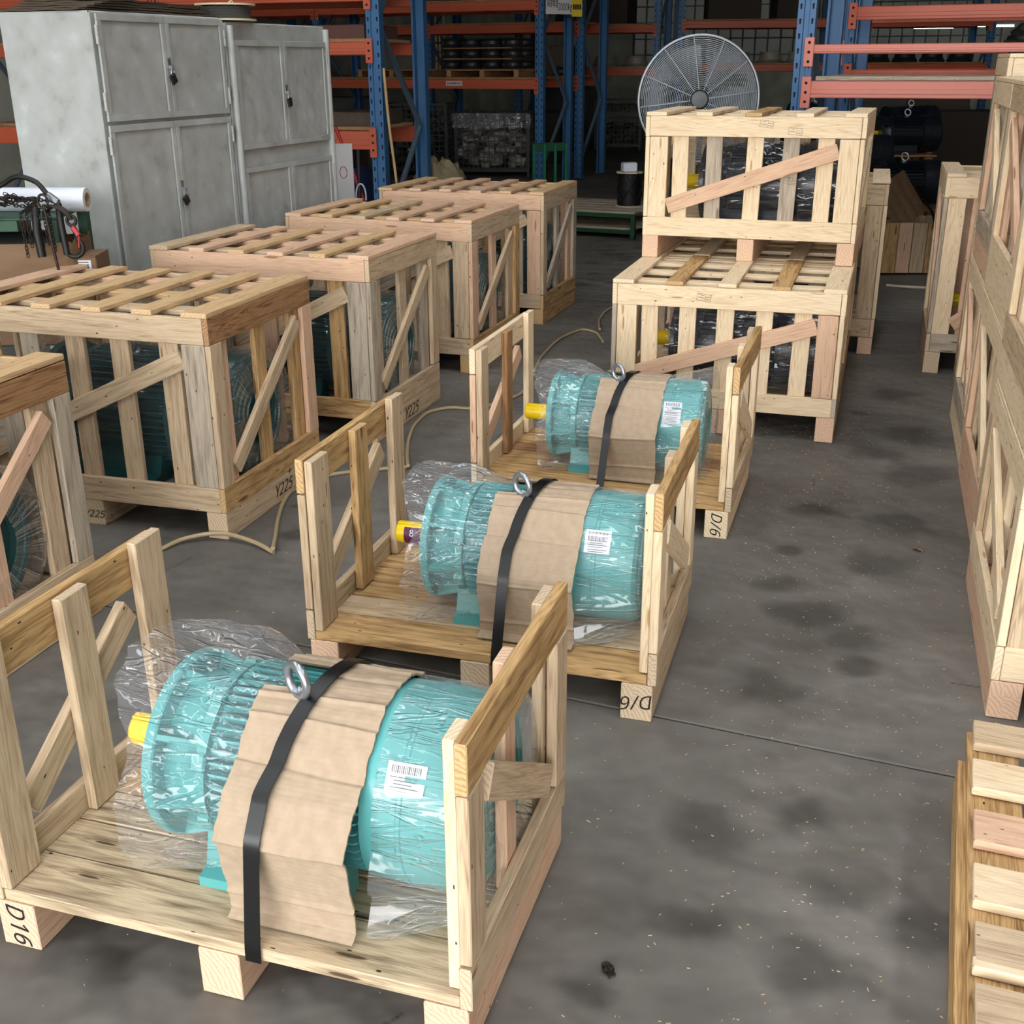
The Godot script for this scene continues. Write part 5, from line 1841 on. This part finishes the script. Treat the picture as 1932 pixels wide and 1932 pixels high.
	for k in 5:
		var at4 := Vector3(3.28, 1.75, -23.6)
		lone("dark_housing", shared.bell, "%s dark housing from the left on the upper far rack behind the fan" % ["first", "second", "third", "fourth", "fifth"][k], "housing", Transform3D(Basis().scaled(Vector3(0.9, 1.6, 0.9)), local(at4, -0.06, Vector3(3.3 + k * 0.52, 0.0, -0.4))), "dark housings on the far rack").set_surface_override_material(0, M.cast_iron)
	# bell castings on the far rack
	for k in 5:
		var names := ["pale bell casting on the far rack left of the fan", "dull bell casting next to the pale one left of the fan", "bell casting on the far rack just right of the fan top", "second bell casting right of the fan top", "third bell casting right of the fan, beside a blue upright"]
		var p: Vector3 = [local(Vector3(2.74, 1.69, -23.0), -0.3, Vector3(-1.05, 0, -0.4)), local(Vector3(2.74, 1.69, -23.0), -0.3, Vector3(-0.45, 0, -0.4)), local(Vector3(3.28, 1.75, -23.6), -0.06, Vector3(1.15, 0, -0.3)), local(Vector3(3.28, 1.75, -23.6), -0.06, Vector3(1.75, 0, -0.3)), local(Vector3(3.28, 1.75, -23.6), -0.06, Vector3(2.3, 0, -0.3))][k]
		lone("bell_casting", shared.bell, names[k], "casting", Transform3D(Basis().scaled(Vector3.ONE * (1.0 if k else 1.1)), p), "bell castings on the far racks")
	# mesh cages
	stillage("mesh cage of pale parts with crumpled plastic over its top", Vector3(-0.26, 0, -20.4), -0.1, 1.26, 1.0, 0.9, M.pale_parts, true, "mesh cages")
	stillage("tall dark mesh cage just left of the plastic-topped one", Vector3(-1.55, 0, -20.6), -0.1, 1.1, 1.15, 0.9, M.dark_parts, false, "mesh cages")
	stillage("far dark mesh cage seen left of the fan", Vector3(2.25, 0.1, -24.8), -0.15, 0.95, 0.6, 0.9, M.dark_parts, false, "mesh cages")
	stillage("dark mesh cage stacked on the far one left of the fan", Vector3(2.25, 0.72, -24.8), -0.15, 0.95, 0.35, 0.9, M.dark_parts, false, "mesh cages")
	# load sign on the middle rack
	var sg := thing("load_sign", "white and yellow load sign hung on the middle rack, reading 2000kg", "sign", Vector3(0.53, 2.44, -18.12), 0.42)
	var b := MB.new()
	b.box(X(Vector3(0.21, 0.19, 0)), Vector3(0.42, 0.38, 0.006))
	part(sg, "white_panel", b.done(M.sign_white))
	b = MB.new()
	b.box(X(Vector3(0.505, 0.18, 0.004)), Vector3(0.17, 0.42, 0.006))
	part(sg, "yellow_panel", b.done(M.sign_yellow))
	writing(sg, "figures", "2000kg", 0.13, Transform3D(Basis().scaled(Vector3(0.55, 1, 1)), Vector3(0.31, 0.1, 0.006)), M.ink, 0.002)
	b = MB.new()
	# four characters: each, layer, carry, weight
	var glyphs := [
		[[0.5, 0.95, 0.8, 0.1], [0.5, 0.7, 0.7, 0.1], [0.5, 0.45, 1.0, 0.1], [0.5, 0.2, 0.7, 0.1], [0.2, 0.45, 0.1, 0.55], [0.8, 0.42, 0.1, 0.6]],
		[[0.55, 0.95, 0.8, 0.1], [0.55, 0.72, 0.8, 0.1], [0.95, 0.83, 0.1, 0.3], [0.15, 0.5, 0.1, 1.0], [0.6, 0.5, 0.6, 0.1], [0.6, 0.3, 0.75, 0.1], [0.5, 0.1, 0.6, 0.1]],
		[[0.4, 0.9, 0.6, 0.1], [0.4, 0.75, 0.8, 0.1], [0.4, 0.5, 0.6, 0.1], [0.4, 0.28, 0.7, 0.1], [0.4, 0.5, 0.1, 0.9], [0.8, 0.5, 0.12, 1.0]],
		[[0.5, 0.97, 0.7, 0.09], [0.5, 0.82, 1.0, 0.09], [0.5, 0.65, 0.7, 0.09], [0.5, 0.45, 0.7, 0.09], [0.5, 0.22, 0.8, 0.09], [0.5, 0.04, 1.0, 0.09], [0.5, 0.5, 0.1, 0.95], [0.17, 0.55, 0.09, 0.25], [0.83, 0.55, 0.09, 0.25]],
	]
	for k in 4:
		for s in glyphs[k]:
			b.box(X(Vector3(0.02 + k * 0.046 + s[0] * 0.04, 0.09 + s[1] * 0.1, 0.005)), Vector3(s[2] * 0.04, s[3] * 0.1, 0.002))
	part(sg, "characters", b.done(M.ink))
	b = MB.new()
	for k in 4:
		b.box(X(Vector3(0.45 + k * 0.036, 0.1, 0.008)), Vector3(0.026, 0.07, 0.002))
	b.box(X(Vector3(0.505, 0.28, 0.008)), Vector3(0.03, 0.08, 0.002))
	part(sg, "yellow_print", b.done(M.ink))
	# label strip on the middle rack beam
	b = MB.new()
	b.box(X(), Vector3(0.28, 0.07, 0.003))
	var ls := lone("beam_label", b.done(M.sign_white), "white label strip on the orange beam of the middle rack", "label", Transform3D(Basis(Vector3.UP, -0.434), local(Vector3(0.438, 1.49, -18.2), -0.434, Vector3(-1.42, 0, 0.02))))
	b = MB.new()
	for k in 9:
		b.box(X(Vector3(-0.11 + k * 0.027, 0.0, 0.002)), Vector3(0.016, 0.03, 0.002))
	part(ls, "print", b.done(M.stamp_ink))
	# dark motors on pallets behind the right-hand aisle
	var src: Node3D = get_node("black_motor")
	var mot := [[3.75, -11.6, 0.46, "front dark motor above the brown plank box"], [3.62, -12.9, 0.62, "dark motor just behind the front one, yellow tag beside it"], [3.45, -14.6, 0.75, "left dark motor of the third row behind the plank box"], [4.65, -14.4, 0.75, "right dark motor of the third row behind the plank box"], [4.0, -16.2, 0.85, "dark motor in the fourth row behind the plank box"], [5.2, -16.0, 0.8, "dark motor far right under the paled orange beams"]]
	for k in mot.size():
		var q: Array = mot[k]
		var st := thing("motor_stand", "dark wooden stand under the " + q[3], "stand", Vector3(q[0], 0, q[1]), 0.1 * (k % 3))
		for s in [-1.0, 1.0]:
			for z in [-1.0, 1.0]:
				board(st, "leg", Vector3(s * 0.32, 0, z * 0.22), Vector3(s * 0.32, q[2] - 0.03, z * 0.22), 0.08, 0.08, Vector3.RIGHT, "brown")
		for i in 4:
			board(st, "top_board", Vector3(-0.4, q[2] - 0.013, -0.24 + i * 0.16), Vector3(0.4, q[2] - 0.013, -0.24 + i * 0.16), 0.13, 0.024, Vector3.UP, "brown")
		copy(src, "black_motor", q[3], "motor", Vector3(q[0], q[2], q[1]), 0.1 * (k % 3), "dark motors behind the right aisle").scale = Vector3.ONE * 1.1
	# plank box with leaning cardboard
	var pb := thing("plank_box", "brown box of upright planks at the end of the right aisle", "box", Vector3(3.62, 0, -10.55), -0.04)
	for k in 6:
		board(pb, "plank", Vector3(-0.36 + k * 0.125, 0.02, 0.25), Vector3(-0.36 + k * 0.125, 0.46, 0.25), 0.12, 0.02, Vector3.BACK, ["tan", "honey", "pink"][k % 3])
		board(pb, "plank", Vector3(-0.36 + k * 0.125, 0.02, -0.25), Vector3(-0.36 + k * 0.125, 0.46, -0.25), 0.12, 0.02, Vector3.FORWARD, "tan")
	for s in [-1.0, 1.0]:
		for k in 4:
			board(pb, "plank", Vector3(s * 0.41, 0.02, -0.18 + k * 0.12), Vector3(s * 0.41, 0.46, -0.18 + k * 0.12), 0.115, 0.02, Vector3.RIGHT * s, "tan")
	var sheets := [["large creased cardboard sheet leaning out of the plank box", Vector3(3.58, 0.46, -10.42), Vector3(-0.35, 0.25, 0.5), Vector2(0.36, 0.42)], ["small cardboard sheet lying at the left of the plank box", Vector3(3.4, 0.47, -10.45), Vector3(-0.7, 0.1, 0.1), Vector2(0.3, 0.22)]]
	for q in sheets:
		var sm := MB.new()
		var w: Vector2 = q[3]
		for off in [0.0, 0.005]:
			var fn := func(i: int, j: int) -> Vector3:
				var u := float(i) / 20
				return Vector3((u - 0.5) * w.x, float(j) / 8 * w.y, off + 0.008 * absf(sin(u * PI * 4.0)))
			sm.sheet(20, 8, fn)
		lone("cardboard_sheet", sm.done(M.cardboard_old), q[0], "cardboard", X(q[1], q[2]))
	tube_thing("black_cable", [Vector3(3.62, 0.9, -11.2), Vector3(3.68, 0.55, -10.2), Vector3(3.72, 0.3, -10.17), Vector3(3.86, 0.03, -10.05), Vector3(4.1, 0.012, -9.9)], 0.011, M.black_rubber, "black cable hanging down across the plank box", "cable", 40)
	tube_thing("floor_hose", [Vector3(3.2, 0.012, -9.75), Vector3(3.5, 0.012, -9.62), Vector3(3.9, 0.012, -9.65)], 0.011, M.hose if M.has("hose") else M.cream, "pale hose on the floor before the plank box", "hose", 20)
	# black wrapped bundle on the high shelf, at the right
	b = MB.new()
	var nz := FastNoiseLite.new()
	nz.frequency = 1.6
	var lump := func(i: int, j: int) -> Vector3:
		var th := TAU * i / 40
		var ph := PI * j / 20
		var d := Vector3(sin(ph) * cos(th), cos(ph), sin(ph) * sin(th))
		return d * Vector3(0.34, 0.2, 0.25) * (1.0 + 0.35 * nz.get_noise_3d(d.x * 2, d.y * 2, d.z * 2)) + Vector3(0, 0.19, 0)
	b.sheet(40, 20, lump, Vector2(1, 1), true)
	lone("wrapped_bundle", b.done(M.black_rubber), "black wrapped bundle on the right-hand rack near the top right corner", "bundle", X(Vector3(4.05, 1.7, -9.15)))
	# tube lights on the far wall
	for k in 2:
		var p: Vector3 = [Vector3(8.9, 2.42, -26.0), Vector3(10.05, 2.44, -25.7)][k]
		var tl := thing("tube_light", ["left fluorescent tube light glowing beyond the paled orange beams", "right fluorescent tube light glowing beyond the paled orange beams"][k], "lamp", p, -0.1, "fluorescent tubes far right")
		b = MB.new()
		b.lathe(X(Vector3(-0.4, 0, 0)), [Vector2(0, 0), Vector2(0, 0.02), Vector2(0.8, 0.02), Vector2(0.8, 0)], 12)
		var gm: StandardMaterial3D = M.tube_light
		gm.emission_enabled = true
		gm.emission = Color(0.9, 1.0, 0.92)
		gm.emission_energy_multiplier = 1.6
		part(tl, "tube", b.done(gm))
		b = MB.new()
		b.box(X(Vector3(0, 0.04, -0.01)), Vector3(0.86, 0.035, 0.06), 0.004)
		part(tl, "fitting", b.done(M.sign_white))
		var li := AreaLight3D.new()
		li.name = "tube_glow"
		li.area_size = Vector2(0.8, 0.04)
		li.light_color = Color(0.9, 1.0, 0.92)
		li.light_energy = 1.0
		li.shadow_enabled = true
		li.position = Vector3(0, -0.03, 0.03)
		li.rotation.x = -0.8
		tl.add_child(li)
	# green barrier, cable reel on a green trolley
	var gb := thing("green_barrier", "small green steel barrier in front of the middle rack upright", "barrier", Vector3(0.5, 0, -15.0), 0.3)
	b = MB.new()
	b.box(X(Vector3(0, 0.8, 0)), Vector3(0.46, 0.1, 0.03), 0.004)
	part(gb, "top_rail", b.done(M.bench_green))
	b = MB.new()
	b.box(X(Vector3(0, 0.08, 0)), Vector3(0.46, 0.06, 0.03), 0.004)
	part(gb, "bottom_rail", b.done(M.bench_green))
	for k in 4:
		b = MB.new()
		b.box(X(Vector3(-0.215 + k * 0.143, 0.42, 0)), Vector3(0.03, 0.84, 0.035), 0.004)
		part(gb, "bar", b.done(M.rail_green))
	var tr := thing("green_trolley", "low green steel frame with grey planks under the cable reel", "trolley", Vector3(1.05, 0, -13.35), -0.45)
	for y in [0.07, 0.24]:
		for s in [-1.0, 1.0]:
			b = MB.new()
			b.box(X(Vector3(0, y, s * 0.55)), Vector3(1.2, 0.04, 0.04), 0.004)
			part(tr, "rail", b.done(M.bench_green))
		for k in 5:
			board(tr, "plank", Vector3(-0.58, y + 0.03, -0.44 + k * 0.22), Vector3(0.58, y + 0.03, -0.44 + k * 0.22), 0.19, 0.022, Vector3.UP, "grey")
	for sx in [-1.0, 1.0]:
		for sz in [-1.0, 1.0]:
			b = MB.new()
			b.box(X(Vector3(sx * 0.57, 0.13, sz * 0.55)), Vector3(0.05, 0.26, 0.05), 0.004)
			part(tr, "leg", b.done(M.bench_green))
	var rp := Vector3(1.33, 0.282, -13.2)
	var rl := thing("cable_reel", "reel of black cable standing on the low green trolley", "reel", rp, 0.0)
	var V := Transform3D(Basis(Vector3(0, 0, 1), PI / 2), Vector3.ZERO)
	for y in [0.0, 0.36]:
		b = MB.new()
		b.lathe(V * X(Vector3(y, 0, 0)), [Vector2(0, 0), Vector2(0, 0.15), Vector2(0.012, 0.15), Vector2(0.012, 0)], 40)
		part(rl, "flange", b.done(M.cream))
	b = MB.new()
	var pr := [Vector2(0.012, 0.06)]
	for k in 24:
		pr.append(Vector2(0.013 + k * 0.0145, 0.125))
		pr.append(Vector2(0.02 + k * 0.0145, 0.135))
	b.lathe(V, pr, 36, true)
	part(rl, "cable", b.done(M.black_rubber))
	b = MB.new()
	for k in 5:
		var pts := []
		for i in 12:
			var a := lerpf(0.3, PI - 0.3, i / 11.0)
			pts.append(Vector3(cos(a) * 0.145, 0.12 + k * 0.05 + 0.05 * sin(i * 1.3 + k), sin(a) * 0.145))
		b.tube(smooth_path(pts, 24), 0.006, 6)
	part(rl, "loose_turns", b.done(M.black_rubber))
	b = MB.new()
	b.box(X(Vector3(0, 0.05, 0)), Vector3(0.16, 0.1, 0.12), 0.012)
	lone("white_box", b.done(M.white_film), "small white box on top of the cable reel", "box", X(rp + Vector3(-0.01, 0.374, 0.02), Vector3(0, 0.2, 0)))


func cabinets_and_bench() -> void:
	var k1 := Vector3(-2.1687, 0, -6.8813)
	var k2 := Vector3(-1.70, 0, -8.02)
	cabinet("pale grey-green steel cabinet with four doors, nearest on the left", k1, 1.2249, 1.17, 0.589, 2.05, 1.512, false)
	cabinet("darker dented steel cabinet behind the pale one", k2, 1.2208, 1.22, 0.5, 2.03, 1.29, true)
	padlock("black padlock on the upper doors of the pale cabinet", local(k1, 1.2249, Vector3(0.0, 1.78, 0.305)), 1.2249, 0.5)
	padlock("grey padlock on the lower doors of the pale cabinet", local(k1, 1.2249, Vector3(0.0, 1.13, 0.305)), 1.2249, 0.6)
	padlock("black padlock on the dented cabinet", local(k2, 1.2208, Vector3(0.0, 1.62, 0.26)), 1.2208, 0.2)
	left_bench()
	on_cabinets()
	# between the cabinets and the near rack
	var b := MB.new()
	b.box(X(Vector3(0, 0.6, 0)), Vector3(0.16, 1.2, 0.02), 0.003)
	var wb := lone("white_board_panel", b.done(M.sign_white), "narrow white panel with a red curl beside the dented cabinet", "panel", X(Vector3(-1.335, 0, -9.5), Vector3(-0.02, 0.1, 0)))
	b = MB.new()
	var cu := []
	for k in 18:
		cu.append(Vector3(0.0 + cos(TAU * k / 18) * 0.028, 0.98 + sin(TAU * k / 18) * 0.045, 0.012))
	b.tube(cu, 0.0025, 5, true)
	part(wb, "red_curl", b.done(M.red_paint))
	tube_thing("red_pole", [Vector3(-1.53, 1.27, -10.55), Vector3(-1.4, 0.95, -10.45), Vector3(-1.22, 0.5, -10.3), Vector3(-1.03, 0.012, -10.15)], 0.014, M.red_paint, "red pole leaning behind the dented cabinet", "pole", 20)
	tube_thing("black_pole", [Vector3(-1.31, 1.1, -10.3), Vector3(-1.31, 0.6, -10.25), Vector3(-1.3, 0.0, -10.2)], 0.017, M.dark_steel, "black pole standing upright beside the red one", "pole", 12)
	tube_thing("bamboo_pole", [Vector3(-1.13, 1.75, -10.98), Vector3(-1.1, 1.3, -10.94), Vector3(-1.05, 0.8, -10.9), Vector3(-0.98, 0.0, -10.85)], 0.013, M.bamboo, "pale bamboo pole leaning against the near left upright", "pole", 20)
	var bu := thing("black_bucket", "black bucket with a white handle beside the white panel", "bucket", Vector3(-1.2, 0, -9.75), 0.0)
	b = MB.new()
	var V := Transform3D(Basis(Vector3(0, 0, 1), PI / 2), Vector3.ZERO)
	b.lathe(V, [Vector2(0, 0), Vector2(0, 0.12), Vector2(0.7, 0.15), Vector2(0.71, 0.155), Vector2(0.71, 0.14), Vector2(0.02, 0.11), Vector2(0.02, 0.0)], 32)
	part(bu, "body", b.done(M.black_rubber))
	b = MB.new()
	var hd := []
	for k in 16:
		var a := lerpf(-0.3, PI + 0.3, k / 15.0)
		hd.append(Vector3(-0.02 + cos(a) * 0.04, 0.78 + sin(a) * 0.1, 0.12))
	b.tube(smooth_path(hd, 30), 0.007, 7)
	part(bu, "handle", b.done(M.white_film))
	b = MB.new()
	b.lathe(V, [Vector2(0, 0), Vector2(0, 0.24), Vector2(0.02, 0.26), Vector2(0.3, 0.27), Vector2(0.32, 0.28), Vector2(0.34, 0.27), Vector2(0.8, 0.26), Vector2(0.84, 0.24), Vector2(0.84, 0)], 36)
	lone("blue_drum", b.done(M.blue_drum), "dark blue drum under the lowest beam of the near left rack", "drum", X(Vector3(-1.62, 0, -11.75)))
	b = MB.new()
	var nz := FastNoiseLite.new()
	nz.frequency = 2.0
	var sack := func(i: int, j: int) -> Vector3:
		var th := TAU * i / 32
		var ph := PI * j / 16
		var d := Vector3(sin(ph) * cos(th), cos(ph), sin(ph) * sin(th))
		return d * Vector3(0.32, 0.42, 0.3) * (1.0 + 0.3 * nz.get_noise_3d(d.x * 1.4, d.y * 1.4, d.z * 1.4)) + Vector3(0, 0.42, 0)
	b.sheet(32, 16, sack, Vector2(1, 1), true)
	lone("sack", b.done(M.sacking), "slumped tan sack on the floor inside the near left rack frame", "sack", X(Vector3(-0.75, 0, -12.6)))


func floor_things() -> void:
	# clear air hose in loops between the rows
	var hz := std("hose", Color(0.66, 0.59, 0.46), 0.3)
	var r := 0.009
	tube_thing("air_hose", [Vector3(-1.75, r, -3.95), Vector3(-1.4, r, -4.15), Vector3(-1.32, 0.02, -4.24), Vector3(-1.18, 0.03, -4.27), Vector3(-1.03, 0.02, -4.2), Vector3(-0.94, r, -4.12)], r, hz, "tan air hose arching on the floor behind the nearest open crate", "hose", 50)
	tube_thing("air_hose", [Vector3(-0.94, r + 0.018, -4.12), Vector3(-0.965, r, -4.3), Vector3(-1.0, r, -4.62), Vector3(-0.97, r, -4.9), Vector3(-0.8, r, -5.05), Vector3(-0.5, r, -5.13)], r, hz, "tan air hose running past the skid marked Y225", "hose", 50)
	tube_thing("air_hose", [Vector3(-0.49, r + 0.018, -5.1), Vector3(-0.52, r, -5.41), Vector3(-0.52, r, -5.76), Vector3(-0.45, r, -6.05), Vector3(-0.34, r, -6.13), Vector3(-0.2, r, -6.11), Vector3(0.05, r, -6.4), Vector3(0.13, r, -6.8)], r, hz, "tan air hose looping behind the middle open crate", "hose", 60)
	tube_thing("air_hose", [Vector3(0.14, r + 0.018, -6.86), Vector3(0.21, r, -7.35), Vector3(0.35, r, -7.84), Vector3(0.52, r, -8.1), Vector3(0.6, r, -8.0), Vector3(0.63, r, -7.72)], r, hz, "tan air hose looping behind the farthest open crate", "hose", 50)
	tube_thing("air_hose", [Vector3(0.63, r + 0.018, -8.03), Vector3(0.66, r, -8.44), Vector3(0.74, r, -8.77), Vector3(0.84, r, -8.95)], r, hz, "short end of tan air hose running in behind the stacked crates", "hose", 30)
	# wood shavings strewn about
	var chip := MB.new()
	chip.box(X(Vector3(0, 0.0006, 0)), Vector3(0.010, 0.0012, 0.0018))
	var cm := std("shaving", Color(0.80, 0.70, 0.54), 0.85)
	var mm := MultiMesh.new()
	mm.transform_format = MultiMesh.TRANSFORM_3D
	mm.mesh = chip.done(cm)
	mm.instance_count = 2600
	var q := RandomNumberGenerator.new()
	q.seed = 5
	for k in mm.instance_count:
		var z := -1.3 - pow(q.randf(), 1.3) * 7.5
		var x := q.randf_range(-1.4, 2.6) + 0.1 * -z
		if q.randf() < 0.5:
			x = 0.35 + -z * 0.2 + q.randfn(0.0, 0.3)
		var s := q.randf_range(0.25, 1.0) * (1.6 if q.randf() < 0.04 else 0.8)
		mm.set_instance_transform(k, Transform3D(Basis(Vector3.UP, q.randf() * TAU).scaled(Vector3(s, 1.0, s * q.randf_range(0.6, 1.2))), Vector3(x, 0.0, z)))
	var mi := MultiMeshInstance3D.new()
	mi.name = "wood_shavings"
	mi.multimesh = mm
	add_child(mi, true)
	tag(mi, "pale wood shavings and splinters strewn over the concrete floor", "shavings")
	mi.set_meta("kind", "stuff")
	var b := MB.new()
	var nz := FastNoiseLite.new()
	nz.frequency = 3.0
	var leaf := func(i: int, j: int) -> Vector3:
		var u := float(i) / 8 - 0.5
		var v := float(j) / 8 - 0.5
		return Vector3(u * 0.03 * (1.0 - absf(v)), 0.006 + 0.012 * nz.get_noise_2d(u * 3, v * 3), v * 0.045)
	b.sheet(8, 8, leaf)
	lone("scrap", b.done(M.chain), "crumpled dark scrap on the floor near the bottom edge", "scrap", X(Vector3(0.20, 0.0, -1.90), Vector3(0, 0.3, 0)))
	lone("scrap", b.done(M.cardboard_old), "crumpled brown scrap on the aisle floor near the right row", "scrap", X(Vector3(1.60, 0.0, -4.13), Vector3(0, 0.8, 0)))
